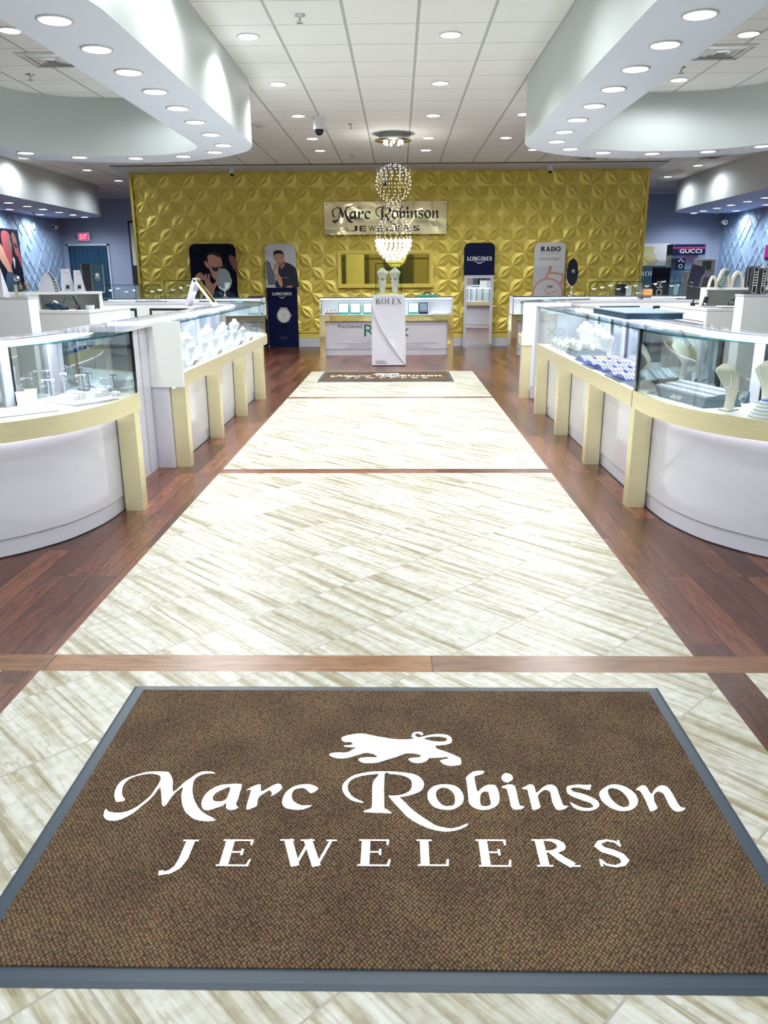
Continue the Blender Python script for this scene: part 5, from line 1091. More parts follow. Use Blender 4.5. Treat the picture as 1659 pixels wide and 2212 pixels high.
# tent mirror on the straight counter
t = thing('tent_display', 'white A-frame display with a mirror face standing on the left straight showcase', 'display', (-2.08, 8.55, 1.0935), R(0))
def slab(mb, p0, p1, w_, th, m):   # slab between two points in local XZ, w_ deep in Y
    d = (Vector(p1) - Vector(p0)).normalized(); n_ = Vector((-d.z, 0, d.x)) * th / 2
    v = []
    for p in (p0, p1):
        for sx in (-1, 1):
            for yy in (-w_ / 2, w_ / 2): q_ = Vector(p) + n_ * sx; v.append((q_.x, q_.y + yy, q_.z))
    return mb.add(v, [(0, 1, 3, 2), (4, 6, 7, 5), (0, 4, 5, 1), (2, 3, 7, 6), (0, 2, 6, 4), (1, 5, 7, 3)], m)
slab(MB(), (-.155, 0, .01), (-.05, 0, .285), .20, .035, 'white_gloss').build('rear_leg', t); slab(MB(), (-.05, 0, .285), (.15, 0, .015), .20, .018, 'white_gloss').build('front_panel', t)
slab(MB(), (-.028, 0, .285 - .012), (.13, 0, .052), .13, .008, 'amber_mirror').build('mirror', t); b_ = MB(); b_.X = Matrix.Translation((.012, 0, .006)); t.children[2].location = (.012, 0, .010)
for (x, y_, z, kx, lab, dark, rz) in ((-3.18, 14.85, 1.036, 1.0, 'oval chrome vanity mirror facing the camera on the far left showcase', False, 0), (3.13, 14.85, 1.036, 1.0, 'oval vanity mirror with black back, turned sideways on the far right showcase', True, R(55))):
    h = .46 if not dark else .62; t = thing('vanity_mirror', lab, 'table mirror', (x, y_, z), 0 if not dark else R(40), 'oval vanity mirrors'); k = 1.0 if not dark else 1.25
    MB().lathe([(.075 * k, 0), (.075 * k, .008), (.03 * k, .02), (.014 * k, .05), (.011 * k, .12 * k), (.016 * k, .13 * k)], 'chrome', 20).build('stand', t)
    rx, rz_, cz_ = .125 * k, .185 * k, .33 * k
    b = MB(); b.X = upright(0, .008, cz_); b.flat([ell(0, 0, rx, rz_, 32)], 0, .014, 'black' if dark else 'chrome'); b.build('mirror_back', t)
    b = MB(); b.X = upright(0, (-.0065 if not dark else .014), cz_); b.flat([ell(0, 0, rx * .93, rz_ * .93, 32)], 0, .001, 'mirror' if not dark else 'mirror'); b.build('mirror_glass', t)
    MB().tube([(( rx + .014) * math.cos(a), .0, cz_ + (rz_ + .014) * math.sin(a)) for a in [math.pi + math.pi * i / 16 for i in range(17)]], .006, 'chrome').build('yoke', t)
    if dark: MB().ball((0, -.02, cz_ + .02), .035, 'chrome', 10, 8).build('pivot_knob', t)
t = thing('display_tray', 'flat dark teal tray lying on the glass top of the right straight showcase', 'tray', (1.80, 6.28, 1.0937)); MB().bev(-.18, .22, -.50, .50, 0, .038, 'dark_teal', .004).build('tray_body', t); MB().box(-.185, .225, -.505, .505, .038, .046, 'grey_felt').build('lid', t)
# right bench
t = thing('tablet_stand', 'black tablet on a swing arm above the right workbench', 'tablet', (3.10, 8.62, 1.0805)); MB().box(-.02, .02, -.02, .02, 0, .03, 'black').tube([(0, 0, .03), (.03, .03, .12), (-.03, .0, .20)], .010, 'black').build('arm', t)
b = MB(); b.X = Matrix.Translation((-.03, -.03, .20)) @ Matrix.Rotation(R(12), 4, 'Y'); b.bev(-.075, .075, -.008, .008, 0, .21, 'screen', .003); b.build('tablet_body', t); b = MB(); b.X = Matrix.Translation((-.03, -.03, .20)) @ Matrix.Rotation(R(12), 4, 'Y'); b.box(-.077, .077, -.004, .0085, -.002, .002, 'silver').box(.074, .078, -.004, .0085, 0, .212, 'silver').box(-.04, -.005, -.0088, -.008, .03, .034, 'text_white'); b.build('trim_edge', t)
t = thing('monitor', 'black computer monitor seen from the side on the right workbench', 'monitor', (3.36, 9.05, 1.0805), R(-35)); MB().box(-.18, .18, -.012, .012, .05, .29, 'black').build('screen_panel', t); MB().box(-.02, .02, .0, .03, 0, .10, 'black').build('neck', t); MB().box(-.09, .09, -.06, .08, 0, .012, 'black').build('foot', t)
t = thing('card_reader', 'black hand-held card reader leaning in front of the monitor', 'card reader', (3.14, 8.42, 1.0805)); b = MB(); b.X = Matrix.Rotation(R(15), 4, 'Y'); b.bev(-.02, .02, -.015, .015, .004, .10, 'black', .004).box(-.012, .012, -.017, -.015, .02, .035, 'text_white'); b.build('reader_body', t)
for x, y_, w_, d_, h, m, lab in ((3.18, 8.28, .22, .14, .012, 'white_gloss', 'white papers on a dark folder at the left of the right workbench'), (3.33, 8.08, .32, .12, .018, 'white_matte', 'white keyboard at the front edge of the right workbench'), (3.60, 8.08, .17, .12, .028, 'white_matte', 'white paper stack at the right of the keyboard')):
    t = thing('desk_stack', lab, 'papers', (x, y_, 1.0805)); MB().box(-w_ / 2, w_ / 2, -d_ / 2, d_ / 2, 0, h * .4, 'navy' if h < .02 else m).build('lower_layer', t); MB().box(-w_ / 2 - .004, w_ / 2, -d_ / 2 - .004, d_ / 2, h * .4, h, m).build('upper_layer', t)
t = thing('hand_bag', 'black bag with a looping handle under the right riser shelf', 'bag', (3.46, 8.34, 1.0805)); b = MB(); b.X = Matrix.Diagonal((1.3, .7, 1, 1)); b.lathe([(.08, 0), (.085, .03), (.06, .07), (.02, .095), (.0001, .1)], 'black', 16); b.build('bag_body', t); MB().tube(smooth_path([(-.07, -.02, .06), (.0, -.03, .125), (.10, -.02, .12), (.11, -.02, .02)], 5), .006, 'black').build('handle', t)
t = thing('document_tray', 'flat black tray under the right end of the riser shelf', 'tray', (3.72, 8.30, 1.0805)); MB().bev(-.13, .14, -.10, .06, 0, .045, 'black', .01).build('tray_body', t)
t = thing('small_bottle', 'small clear bottle with cream label under the right riser shelf', 'bottle', (3.585, 8.42, 1.0805)); MB().lathe([(.022, 0), (.022, .06), (.010, .075), (.010, .09)], 'acrylic', 14).build('bottle_body', t); MB().lathe([(.0225, .01), (.0225, .04)], 'bust_cream', 14).build('label_band', t)
Zs = 1.2655
a1 = arch((3.225, 8.46, Zs), R(-6), 'pale arch display farthest left on the right riser shelf', .12, .09)
arch((3.345, 8.50, Zs), R(-10), 'pointed cream arch display with a slanted green card on the right riser shelf', .19, .13, .07, 'bust_cream', 'case_back')
t = thing('card_display', 'slanted dark green card leaning against the pointed arch', 'display card', (3.255, 8.375, Zs)); b = MB(); b.X = Matrix.Rotation(R(24), 4, 'Y'); b.box(-.022, .022, -.012, .012, .01, .18, 'smoke_green')
for k in range(5): b.box(-.014, .012, -.0135, -.012, .03 + k * .022, .036 + k * .022, 'text_white')
b.build('card', t)
t = thing('headband_card', 'clear rounded plate standing behind the pointed arch', 'display', (3.29, 8.66, Zs)); b = MB(); b.X = upright(0, 0, 0); b.flat([rrect(-.04, .04, 0, .24, .039)], 0, .004, 'acrylic'); b.build('plate', t)
arch((3.47, 8.46, Zs), R(-5), 'rounded cream arch display with a small blue plate on the right riser shelf', .165, .135, .07, 'bust_cream', 'case_back')
def tower(x, y_, z, h, w_, lab, m='black', rz=0, nm_='boxed_display'):
    t = thing(nm_, lab, 'display box', (x, y_, z), rz, None); MB().box(-w_ / 2, w_ / 2, 0, .05, 0, h, m).build('box', t); b = MB()
    fg = 'text_white' if m in ('black', 'navy') else 'navy'
    if m == 'black':
        e = .006
        for a in ((-w_ / 2 + e, w_ / 2 - e, e, e + .003), (-w_ / 2 + e, w_ / 2 - e, h - e - .003, h - e), (-w_ / 2 + e, -w_ / 2 + e + .003, e, h - e), (w_ / 2 - e - .003, w_ / 2 - e, e, h - e)): b.box(a[0], a[1], -.0015, 0, a[2], a[3], fg)
        for k in range(6): b.box(-w_ * (.22 - .02 * (k % 3)), w_ * .25, -.0015, 0, h * (.30 + .095 * k), h * (.30 + .095 * k) + .006, fg)
    else:
        b.box(-w_ * .35, w_ * .35, -.0015, 0, h * .12, h * .28, fg); b.box(-w_ * .25, w_ * .25, -.0015, 0, h * .7, h * .75, 'grey_light')
    b.build('print', t); return t
tower(3.60, 8.42, Zs, .205, .10, 'black boxed display with white frame line on the right riser shelf', 'black', R(-5))
tower(3.66, 8.325, Zs, .155, .05, 'narrow white leaning display in front of the black boxed display', 'white_gloss', R(10)); tower(3.72, 8.37, Zs, .215, .055, 'tall white bottle box right of the black boxed display', 'white_gloss'); tower(3.765, 8.29, Zs, .10, .045, 'short grey box with navy square in front of the tall white box', 'grey_light')
tower(2.735, 6.33, 1.2505, .205, .045, 'tall black boxed display on the free standing right cabinet', 'black'); tower(2.795, 6.32, 1.2505, .19, .04, 'black boxed display cut by the right edge of the picture', 'black')
# glass boxes on the back curves
def gbox(x, y_, w_, h, d_, lab, short, rz=0, z=1.0985):
    t = thing('glass_box', lab, 'glass box', (x, y_, z), rz, 'glass boxes on the back curves'); q = w_ / 2; e = .003
    for a in ((-q, q, -d_ / 2, -d_ / 2 + .004), (-q, q, d_ / 2 - .004, d_ / 2), (-q, -q + .004, -d_ / 2, d_ / 2), (q - .004, q, -d_ / 2, d_ / 2)): MB().box(*a, 0, h, 'glass').build('pane', t)
    MB().box(-q, q, -d_ / 2, d_ / 2, h, h + .004, 'glass').build('top_pane', t); b = MB()
    for xx in (-q, q):
        for yy in (-d_ / 2, d_ / 2): b.box(xx - e, xx + e, yy - e, yy + e, 0, h, 'glass_edge')
        b.box(xx - e, xx + e, -d_ / 2, d_ / 2, h - e, h + e, 'glass_edge')
    for yy in (-d_ / 2, d_ / 2): b.box(-q, q, yy - e, yy + e, h - e, h + e, 'glass_edge')
    b.build('glass_edge', t); MB().box(-q + .02, q - .02, -d_ / 2 + .02, d_ / 2 - .02, 0, .012, 'led' if False else 'white_gloss').build('floor_plate', t)
    for k in range(max(2, int(w_ / .11))):
        xx = -q + .08 + k * .105; s = thing('earring_tree', 'clear jewellery stand, %s from the left inside the %s' % (ORD[k].replace('nearest', 'first'), short), 'jewellery stand', (x + xx * math.cos(rz), y_ + xx * math.sin(rz), z + .0125), rz, 'jewellery in the ' + lab[:40])
        MB().tube([(0, 0, 0), (0, 0, h * (.5 + .1 * (k % 3)))], .003, 'acrylic', 6).build('stem', s); m = MB(); hh = h * (.5 + .1 * (k % 3))
        for j in range(-1, 2): m.ball((j * .018, 0, hh + .006 * (j % 2)), .010, 'bead' if k % 3 == 1 and j == 0 else 'silver', 6, 5)
        m.build('jewels', s)
    return t
gbox(-3.72, 10.72, .55, .21, .22, 'low glass box on the left end of the left back curve', 'low glass box at the far left'); gbox(-3.33, 10.98, .17, .205, .14, 'narrow glass box behind the low one on the left back curve', 'narrow glass box')
gbox(-2.80, 10.60, .45, .26, .24, 'taller glass box on the left back curve before the black board', 'tall left glass box')
gbox(2.76, 10.55, .66, .215, .24, 'long low glass box on the right back curve', 'long low right glass box'); gbox(3.36, 10.62, .46, .28, .22, 'tall glass box on the right back curve with an amber case inside', 'tall right glass box')
t = thing('amber_case', 'small amber box inside the tall glass box on the right back curve', 'box', (3.20, 10.62, 1.111)); MB().box(-.07, .07, -.05, .05, .03, .11, 'amber_box').build('box_body', t); MB().box(-.10, .06, -.06, .05, 0, .03, 'skin_dark').build('stack', t)
t = thing('flat_case', 'flat black case on the glass of the far left showcase end', 'case', (-2.62, 14.85, 1.036)); MB().bev(-.13, .13, -.08, .08, 0, .03, 'black', .004).build('case_body', t); MB().box(-.12, -.11, -.083, -.08, .01, .02, 'chrome').build('clasp', t)
t = thing('flat_case', 'small black case near the left low glass box', 'case', (-4.0, 10.95, 1.0985)); MB().bev(-.05, .05, -.04, .04, 0, .02, 'black', .004).build('case_body', t); MB().box(-.02, .02, -.042, -.04, .008, .012, 'text_white').build('label_mark', t)
t = thing('display_box', 'small black and white box standing on the glass of the far right showcase', 'box', (4.05, 14.85, 1.036)); MB().box(-.12, .05, -.05, .05, 0, .20, 'black').build('dark_half', t); MB().box(.05, .15, -.05, .05, 0, .18, 'poster_light').build('light_half', t)

# ================================================================ WHAT LIES IN THE SHOWCASES
DZ = .7195
def loft(mb, secs, m, n=14):
    # sections (x, y, z, half width, half thickness, tilt)
    v = []
    for x, y, z, a, c, ti in secs:
        for i in range(n):
            t_ = 2 * math.pi * i / n; u, w_ = a * math.cos(t_), c * math.sin(t_); v.append((x + u, y + w_ * math.cos(ti), z + w_ * math.sin(ti)))
    N = len(secs); f = [(k * n + i, k * n + (i + 1) % n, (k + 1) * n + (i + 1) % n, (k + 1) * n + i) for k in range(N - 1) for i in range(n)]
    mb.add(v, f, m, True); mb.add(v[:n], [tuple(range(n - 1, -1, -1))], m); return mb.add(v[-n:], [tuple(range(n))], m)
def mini_bust(loc, rz, label, group, h=.18, m='bust_white'):
    t = thing('necklace_bust', label, 'necklace bust', loc, rz, group); k = h / .2
    b = MB(); loft(b, [(0, .03, 0, .034, .020, 0), (0, .028, .03, .027, .015, 0), (0, .024, .07, .034, .014, .1), (0, .012, .115, .056, .016, .2), (0, -.002, .150, .070, .019, .3), (0, -.008, .166, .060, .020, .4), (0, -.008, .178, .030, .018, .5), (0, -.010, .200, .024, .016, .7)], m)
    b.v = [(x * k, y * k, z * k) for x, y, z in b.v]; b.build('bust_form', t)
    MB().tube([(.040 * k * math.cos(a), (-.022 - .004 * math.sin(-a)) * k, (.158 + .055 * min(0, math.sin(a))) * k) for a in [-math.pi * i / 10 for i in range(11)]], .0018, 'silver', 5).build('chain', t)
    return t
def bust(loc, rz, label, group, h=.25, m='bust_white', chain='silver'):
    t = thing('necklace_bust', label, 'necklace bust', loc, rz, group); k = h / .25
    b = MB(); loft(b, [(0, .03, 0, .032, .010, 0), (0, .035, .05, .030, .008, 0), (0, .04, .09, .034, .008, .1), (0, .03, .13, .046, .010, .4), (0, .0, .175, .062, .012, .6), (0, -.03, .212, .070, .014, .7), (0, -.045, .232, .052, .014, .9), (0, -.048, .244, .034, .012, 1.1), (0, -.046, .250, .026, .010, 1.3)], m)
    b.v = [(x * k, y * k, z * k) for x, y, z in b.v]; b.build('neck_form', t)
    MB().box(-.034 * k, .034 * k, -.02 * k, .075 * k, 0, .008, m).build('foot', t)
    MB().tube([(.042 * k * math.cos(a), (-.052 + .052 * max(0, -math.sin(a))) * k - .006, (.225 + .10 * min(0, math.sin(a))) * k) for a in [-math.pi * i / 10 for i in range(11)]], .0018, chain, 5).build('chain', t)
    return t
# --- right curved showcase, nearest the camera
def face(x, y): return math.atan2(0 - x, -(0 - y)) # turn the front (-Y) towards the aisle entrance
spots = [((2.02, 3.90), .27, 'bust_cream', 'cream necklace bust mirrored in the end panel, nearest the tiered stand'), ((2.15, 3.80), .30, 'bust_cream', 'tall cream necklace bust mirrored in the end panel of the right curved showcase'),
         ((2.29, 3.70), .27, 'bust_cream', 'cream necklace bust mirrored in the end panel, in the middle of its row'), ((2.42, 3.78), .28, 'bust_cream', 'cream necklace bust mirrored in the end panel, next to the slate one'), ((2.29, 3.90), .27, 'poster_slate', 'slate grey necklace bust mirrored in the end panel of the right curved showcase')]
for (x, y), h, m, lab in spots: bust((x, y, DZ), R(-40), lab, 'busts mirrored in the right curved showcase', h, m)
bust((1.70, 4.10, DZ), R(-55), 'cream necklace bust with a silver chain at the front glass, beside the ASHI tray', 'front busts of the right curved showcase', .235, 'bust_cream')
bust((1.93, 4.16, DZ), R(-35), 'cream necklace bust with a pendant chain at the right edge of the picture', 'front busts of the right curved showcase', .245, 'bust_cream')
def ring_tray(loc, rz, label, nx, ny, w_, d_, m='grey_felt', base='slate', letter=None, dz=0):
    t = thing('ring_tray', label, 'ring tray', loc, rz, None)
    if letter is not None:
        b = MB(); h = .035; e = .03
        b.add([(-w_ / 2 - e, -d_ / 2 - e, 0), (w_ / 2 + e, -d_ / 2 - e, 0), (w_ / 2 + e, d_ / 2, 0), (-w_ / 2 - e, d_ / 2, 0), (-w_ / 2, -d_ / 2, h), (w_ / 2, -d_ / 2, h), (w_ / 2, d_ / 2, h), (-w_ / 2, d_ / 2, h)], [(3, 2, 1, 0), (4, 5, 6, 7), (0, 1, 5, 4), (1, 2, 6, 5), (2, 3, 7, 6), (3, 0, 4, 7)], base); b.build('stand', t)
        if letter:
            b = MB(); b.X = Matrix.Translation((0, -d_ / 2 - e, .0)) @ Matrix.Rotation(math.atan2(h, e), 4, 'X'); b.serif(letter, -.05, .010, .11, .024, 'text_white', .001, .2, .07); b.build('lettering', t)
    else: h = 0
    b = MB(); z0, z1 = h + .012, h + .04
    b.add([(-w_ / 2, -d_ / 2, h), (w_ / 2, -d_ / 2, h), (w_ / 2, d_ / 2, h), (-w_ / 2, d_ / 2, h), (-w_ / 2, -d_ / 2, z0), (w_ / 2, -d_ / 2, z0), (w_ / 2, d_ / 2, z1), (-w_ / 2, d_ / 2, z1)], [(3, 2, 1, 0), (4, 5, 6, 7), (0, 1, 5, 4), (1, 2, 6, 5), (2, 3, 7, 6), (3, 0, 4, 7)], m); b.build('cushion_block', t)
    b = MB(); g_ = MB()
    for i in range(nx):
        for j in range(ny):
            x = -w_ / 2 + w_ * (i + .5) / nx; y = -d_ / 2 + d_ * (j + .5) / ny; z = z0 + (z1 - z0) * (j + .5) / ny
            b.box(x - w_ / nx * .42, x + w_ / nx * .42, y - d_ / ny * .36, y + d_ / ny * .36, z - .004, z + .0035, 'grey_light' if m != 'bust_white' else 'white_matte')
            r = MB(); r.lathe([(.009, -.001), (.0095, .001), (.008, .001)], 'silver', 10, (x, y, z + .004)).ball((x, y - .004, z + .008), .0045, 'silver', 6, 4)
            o = r.build('ring', t)
    b.build('ring_slots', t); return t
ring_tray((1.675, 4.49, DZ), R(-77.6), 'long slate grey ring tray lettered ASHI along the front glass of the right curved showcase', 8, 3, .53, .20, 'grey_felt', 'slate', 'ASHI')
for x, y, rz, lab in ((1.83, 4.68, -1.2, 'slate wedge ring holder behind the far end of the ASHI tray'), (1.86, 4.50, -1.1, 'slate wedge ring holder behind the middle of the ASHI tray'), (1.90, 4.36, -1.0, 'slate wedge ring holder behind the near end of the ASHI tray')):
    t = thing('ring_wedge', lab, 'ring holder', (x, y, DZ), rz); MB().add([(-.02, -.02, 0), (.02, -.02, 0), (.02, .03, 0), (-.02, .03, 0), (-.014, .022, .06), (.014, .022, .06), (.014, .03, .06), (-.014, .03, .06)], [(3, 2, 1, 0), (4, 5, 6, 7), (0, 1, 5, 4), (1, 2, 6, 5), (2, 3, 7, 6), (3, 0, 4, 7)], 'slate').build('wedge', t)
    MB().lathe([(.010, -.002), (.011, 0), (.010, .002)], 'goldwire', 12, (0, -.012, .035)).build('ring', t)
t = thing('tiered_stand', 'round tiered white stand of five plates at the right edge of the picture', 'display stand', (1.83, 3.91, DZ)); z = 0
for k, rr in enumerate((.085, .075, .066, .055, .045)): MB().lathe([(rr, z), (rr + .002, z + .004), (rr, z + .010), (rr - .012, z + .016)], 'bust_white', 28).build('tier', t); z += .016
MB().lathe([(.036, z), (.036, z + .004), (.0001, z + .004)], 'bracelet_blue', 20).build('top_pad', t)
# --- left curved showcase
def tstand(x, y, h, label, w_=.075, rz=.4):
    t = thing('earring_stand', label, 'earring stand', (x, y, DZ), rz, None); MB().box(-.03, .03, -.02, .02, 0, .014, 'white_matte').build('foot', t); MB().tube([(0, 0, .014), (0, 0, h)], .0035, 'grey_light', 8).build('stem', t); MB().box(-w_ / 2, w_ / 2, -.006, .006, h, h + .006, 'white_matte').build('crossbar', t)
    for s in (-1, 1):
        MB().ball((s * w_ * .38, -.008, h - .006), .006, 'silver', 6, 5).tube([(s * w_ * .38, -.008, h - .006), (s * w_ * .38, -.008, h - .03)], .0015, 'silver', 5).ball((s * w_ * .38, -.008, h - .032), .005, 'silver', 6, 5).build('earring', t)
    return t
for x, y, h, w_, lab in ((-2.13, 4.68, .15, .09, 'tall T-shaped earring stand left of centre in the left curved showcase'), (-2.03, 4.53, .115, .075, 'T-shaped earring stand in front of the tall one'), (-2.00, 4.68, .135, .04, 'narrow earring stand with hoops in the left curved showcase'), (-1.93, 4.76, .115, .06, 'earring stand with drop earrings at the back, right of the hoops'),
                         (-2.17, 4.57, .12, .07, 'earring stand in front of the dark door at the left'), (-1.78, 4.745, .10, .05, 'low earring stand near the end mirror')): tstand(x, y, h, lab, w_)
ring_tray((-1.885, 4.49, DZ + .014), R(-35), 'white sloping ring ramp with rows of rings, left one on the low platform', 5, 2, .14, .10, 'bust_white'); ring_tray((-1.785, 4.595, DZ + .014), R(-35), 'white sloping ring ramp with rows of rings, right one on the low platform', 5, 2, .12, .10, 'bust_white')
t = thing('display_platform', 'low white platform carrying the two ring ramps', 'platform', (-1.84, 4.50, DZ), R(-35)); MB().bev(-.16, .16, -.13, .15, 0, .0135, 'bust_white', .003).build('slab', t)
for x, y, lab in ((-2.10, 4.34, 'white chain easel with gold chains at the left front, nearer one'), (-2.10, 4.45, 'white chain easel with gold chains at the left front, farther one')):
    t = thing('chain_easel', lab, 'jewellery easel', (x, y, DZ), R(25)); b = MB(); b.add([(-.028, -.03, 0), (.028, -.03, 0), (.034, .02, .075), (-.034, .02, .075), (-.028, .045, 0), (.028, .045, 0)], [(0, 1, 2, 3), (1, 5, 2), (0, 3, 4), (5, 4, 3, 2), (0, 4, 5, 1)], 'bust_white'); b.build('easel', t)
    for xx in (-.012, .012): MB().tube([(xx, .015, .07), (xx + .002, -.008, .035), (xx - .002, -.024, .012)], .0018, 'goldwire', 5).build('chain', t)
t = thing('bracelet_pillow', 'white bracelet pillow with a silver bangle at the left edge of the picture', 'bracelet pillow', (-2.20, 4.35, DZ), R(20)); b = MB(); b.X = Matrix.Diagonal((1.5, 1, .8, 1)); b.ball((0, 0, .035), .035, 'bust_white', 14, 8, True); b.build('pillow', t); MB().tube([(.0, .036 * math.cos(a), .03 + .034 * math.sin(a)) for a in [k * math.pi / 8 for k in range(17)]], .003, 'silver', 6).build('bangle', t)
t = thing('pendant_display', 'tall slanted white panel with a gold pendant at the left edge of the picture', 'display card', (-2.28, 4.50, DZ), R(20)); b = MB(); b.X = Matrix.Rotation(R(-14), 4, 'X'); b.box(-.07, .07, 0, .008, .002, .20, 'bust_white')
for k in range(5): b.box(.0, .06, -.001, 0, .06 + k * .025, .062 + k * .025, 'grey_light')
b.build('panel', t); MB().tube([(-.02, .03, .13), (-.02, .01, .06)], .004, 'goldwire', 6).build('pendant', t)
t = thing('brand_mat', 'white mat lettered CREATION lying along the front glass of the left curved showcase', 'display mat', (-1.965, 4.075, DZ), R(45)); MB().bev(-.22, .16, -.05, .05, 0, .006, 'bust_white', .002).build('mat', t); b = MB(); b.text('CREATION', -.16, -.030, .19, .026, 'text_gold', .0065); b.build('lettering', t)
for k, (x, y) in enumerate(((-1.70, 4.70), (-1.72, 4.755), (-1.84, 4.76))):
    t = thing('small_block', 'small white display block, %s from the ring ramps' % ORD[k].replace('nearest', 'first'), 'display block', (x, y, DZ), R(-30), 'small white blocks in the left curved showcase'); MB().bev(-.025, .025, -.016, .016, 0, .022, 'bust_white', .003).build('block', t)
# --- left straight showcase
n0 = 0
for i in range(9):
    y = 6.12 + i * .37; x = -1.86 - .05 * (i % 2); mini_bust((x, y, DZ), R(50), 'white necklace bust, inner row of the left straight showcase, %s from the camera' % ORD[i], 'white busts in the left straight showcase', .19 + .015 * (i % 3))
for i in range(7):
    y = 6.30 + i * .46; mini_bust((-1.765, y, DZ), R(45), 'small white necklace bust, outer row of the left straight showcase, %s from the camera' % ORD[i], 'white busts in the left straight showcase', .14)
for i in range(16):
    y = 6.02 + i * .205; t = thing('ring_box', 'small white ring box along the middle of the left straight showcase', 'ring box', (-1.72 + .02 * (i % 2), y, DZ), R(8 * (i % 5)), 'white ring boxes in the left straight showcase')
    MB().bev(-.026, .026, -.022, .022, 0, .028 + .008 * (i % 3), 'bust_white', .004).build('box_body', t); MB().ball((0, 0, .036 + .008 * (i % 3)), .007, 'silver', 6, 5).build('stone', t)
for i, y in enumerate((6.42, 7.35, 8.35, 8.95)):
    t = thing('price_tag', 'orange tag on a clear wedge in the left straight showcase, %s from the camera' % ORD[i], 'tag', (-1.66, y, DZ), R(80), 'orange tags'); b = MB(); b.X = Matrix.Rotation(R(35), 4, 'X'); b.box(-.035, .035, 0, .003, 0, .045, 'acrylic'); b.build('wedge', t); b = MB(); b.X = Matrix.Rotation(R(35), 4, 'X'); b.box(-.022, .022, -.003, -.001, .008, .038, 'orange_tag'); b.build('tag_card', t)
for i in range(4):
    t = thing('display_mat', 'grey felt mat under the jewellery of the left straight showcase, %s from the camera' % ORD[i], 'display mat', (-1.72, 6.26 + i * .84, DZ)); MB().bev(-.055, .055, -.38, .38, 0, .004, 'grey_light', .001).build('felt', t)
for i in range(10):
    y = 5.95 + i * .045; t = thing('earring_card', 'folded white earring card heaped at the near end of the left straight showcase', 'earring card', (-1.69 - .03 * (i % 3), y, DZ + .005), R(40 + 37 * i), 'earring cards'); b = MB(); b.add([(-.02, -.02, 0), (.02, -.02, 0), (.016, .0, .05 + .01 * (i % 2)), (-.016, .0, .05), (-.02, .02, 0), (.02, .02, 0)], [(0, 1, 2, 3), (3, 2, 5, 4), (0, 3, 4), (1, 5, 2)], 'bust_white'); b.build('card', t)
# --- right straight showcase
for i in range(6):
    for j in range(3):
        x, y = 1.53 + j * .105, 5.06 + i * .30 - j * .04
        t = thing('bracelet_pad', 'curved blue velvet pad of silver bracelets, row %s from the camera, %s from the glass' % (ORD[i], ORD[j].replace('nearest', 'first')), 'bracelet pad', (x, y, DZ), R(4), 'blue bracelet pads'); gold = (i == 5 and j == 1)
        b = MB(); N = 8; v = []
        for a in range(N + 1):
            yy = -.13 + .26 * a / N; zz = .010 + .026 * math.sin(math.pi * a / N); v += [(-.046, yy, zz), (.046, yy, zz)]
        v += [(-.046, -.13, 0), (.046, -.13, 0), (.046, .13, 0), (-.046, .13, 0)]; k = 2 * (N + 1)
        b.add(v, [(2 * a, 2 * a + 1, 2 * a + 3, 2 * a + 2) for a in range(N)] + [(k, k + 1, 1, 0), (k + 2, k + 3, 2 * N, 2 * N + 1), tuple([k + 3, k] + [2 * a for a in range(N + 1)]), tuple([k + 1, k + 2] + [2 * a + 1 for a in range(N, -1, -1)])], 'bracelet_blue', False); b.build('pad', t)
        for q_ in range(4):
            xx = -.034 + q_ * .0225; m = MB().tube([(xx + .003 * (a % 2), -.12 + .24 * a / 12, .013 + .026 * math.sin(math.pi * a / 12)) for a in range(13)], .0070 if not gold else .009, 'goldwire' if gold else 'silver', 5); m.build('bracelet', t)
t = thing('comb_tray', 'grey notched tray of white watch cushions in the right straight showcase', 'tray', (1.62, 7.08, DZ)); MB().bev(-.09, .16, -.22, .22, 0, .03, 'grey_felt', .003).build('tray_body', t)
for k in range(6): MB().box(-.09, .16, -.20 + k * .075, -.19 + k * .075, .03, .05, 'grey_felt').build('rib', t)
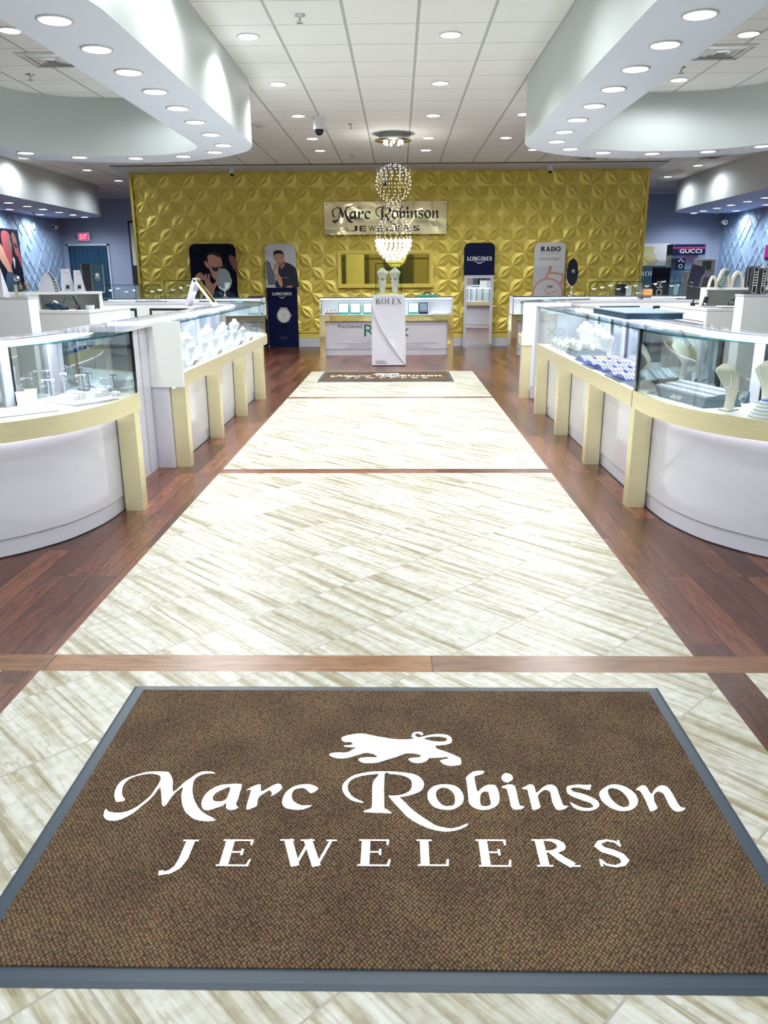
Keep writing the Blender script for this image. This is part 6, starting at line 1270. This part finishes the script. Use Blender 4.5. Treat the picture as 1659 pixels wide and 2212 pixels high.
for i in range(24):
    r_, c_ = divmod(i, 12); x = 1.55 + r_ * .12 + .02 * (c_ % 2); y = 6.94 + c_ * .105
    t = thing('watch_cushion', 'white oval watch cushion with a steel watch in the right straight showcase', 'watch cushion', (x, y, DZ + (.052 if y < 7.31 else 0)), R(15 * (i % 4)), 'white watch cushions')
    b = MB(); b.X = Matrix.Diagonal((.75, 1.1, 1, 1)); b.lathe([(.032, 0), (.040, .03), (.034, .06), (.0001, .068)], 'bust_cream' if i % 9 == 4 else 'bust_white', 14); b.build('cushion', t)
    MB().tube([(.036 * math.cos(a), -.004, .038 + .036 * math.sin(a)) for a in [k * math.pi / 8 for k in range(-1, 10)]], .0045, 'silver', 6).ball((0, -.008, .074), .012, 'silver', 8, 5).build('watch', t)
for i, (x, y, w_, d_) in enumerate(((1.462, 6.15, .03, .36), (1.462, 5.40, .03, .40))):
    t = thing('display_mat', 'dark mat strip at the front glass of the right straight showcase, %s one' % ('farther', 'nearer')[i], 'display mat', (x, y, DZ)); MB().bev(-w_ / 2, w_ / 2, -d_ / 2, d_ / 2, 0, .008, 'dark_teal', .001).build('mat', t)
for i in range(7):
    mini_bust((1.82, 7.0 + i * .17, DZ), R(-50), 'pale necklace bust in the right straight showcase, %s from the camera' % ORD[i], 'pale busts in the right straight showcase', .20 + .02 * (i % 3), 'bust_white')
# LED light of the showcases themselves
for name_, x, y, sx, sy, e in (('a', -1.85, 7.62, .08, 3.3, 2.3), ('b', 1.68, 6.58, .08, 3.3, 2.3), ('c', -1.95, 4.5, .5, .5, .45), ('d', 1.78, 4.5, .5, .5, .45), ('e', -2.9, 4.05, .9, .2, .4), ('f', 2.8, 4.05, .9, .2, .4)):
    light('AREA', 'case_light', (x, y, 1.045), None, CASE_W * e, shape='RECTANGLE', size=sx, size_y=sy, color=(.86, .92, 1))
for x, wd_ in ((-.225, 2.3), (-4.38, 3.7), (3.97, 3.7)): light('AREA', 'case_light', (x, 14.70, 1.00), None, CASE_W * 2.2, shape='RECTANGLE', size=wd_, size_y=.05, color=(.9, .94, 1))
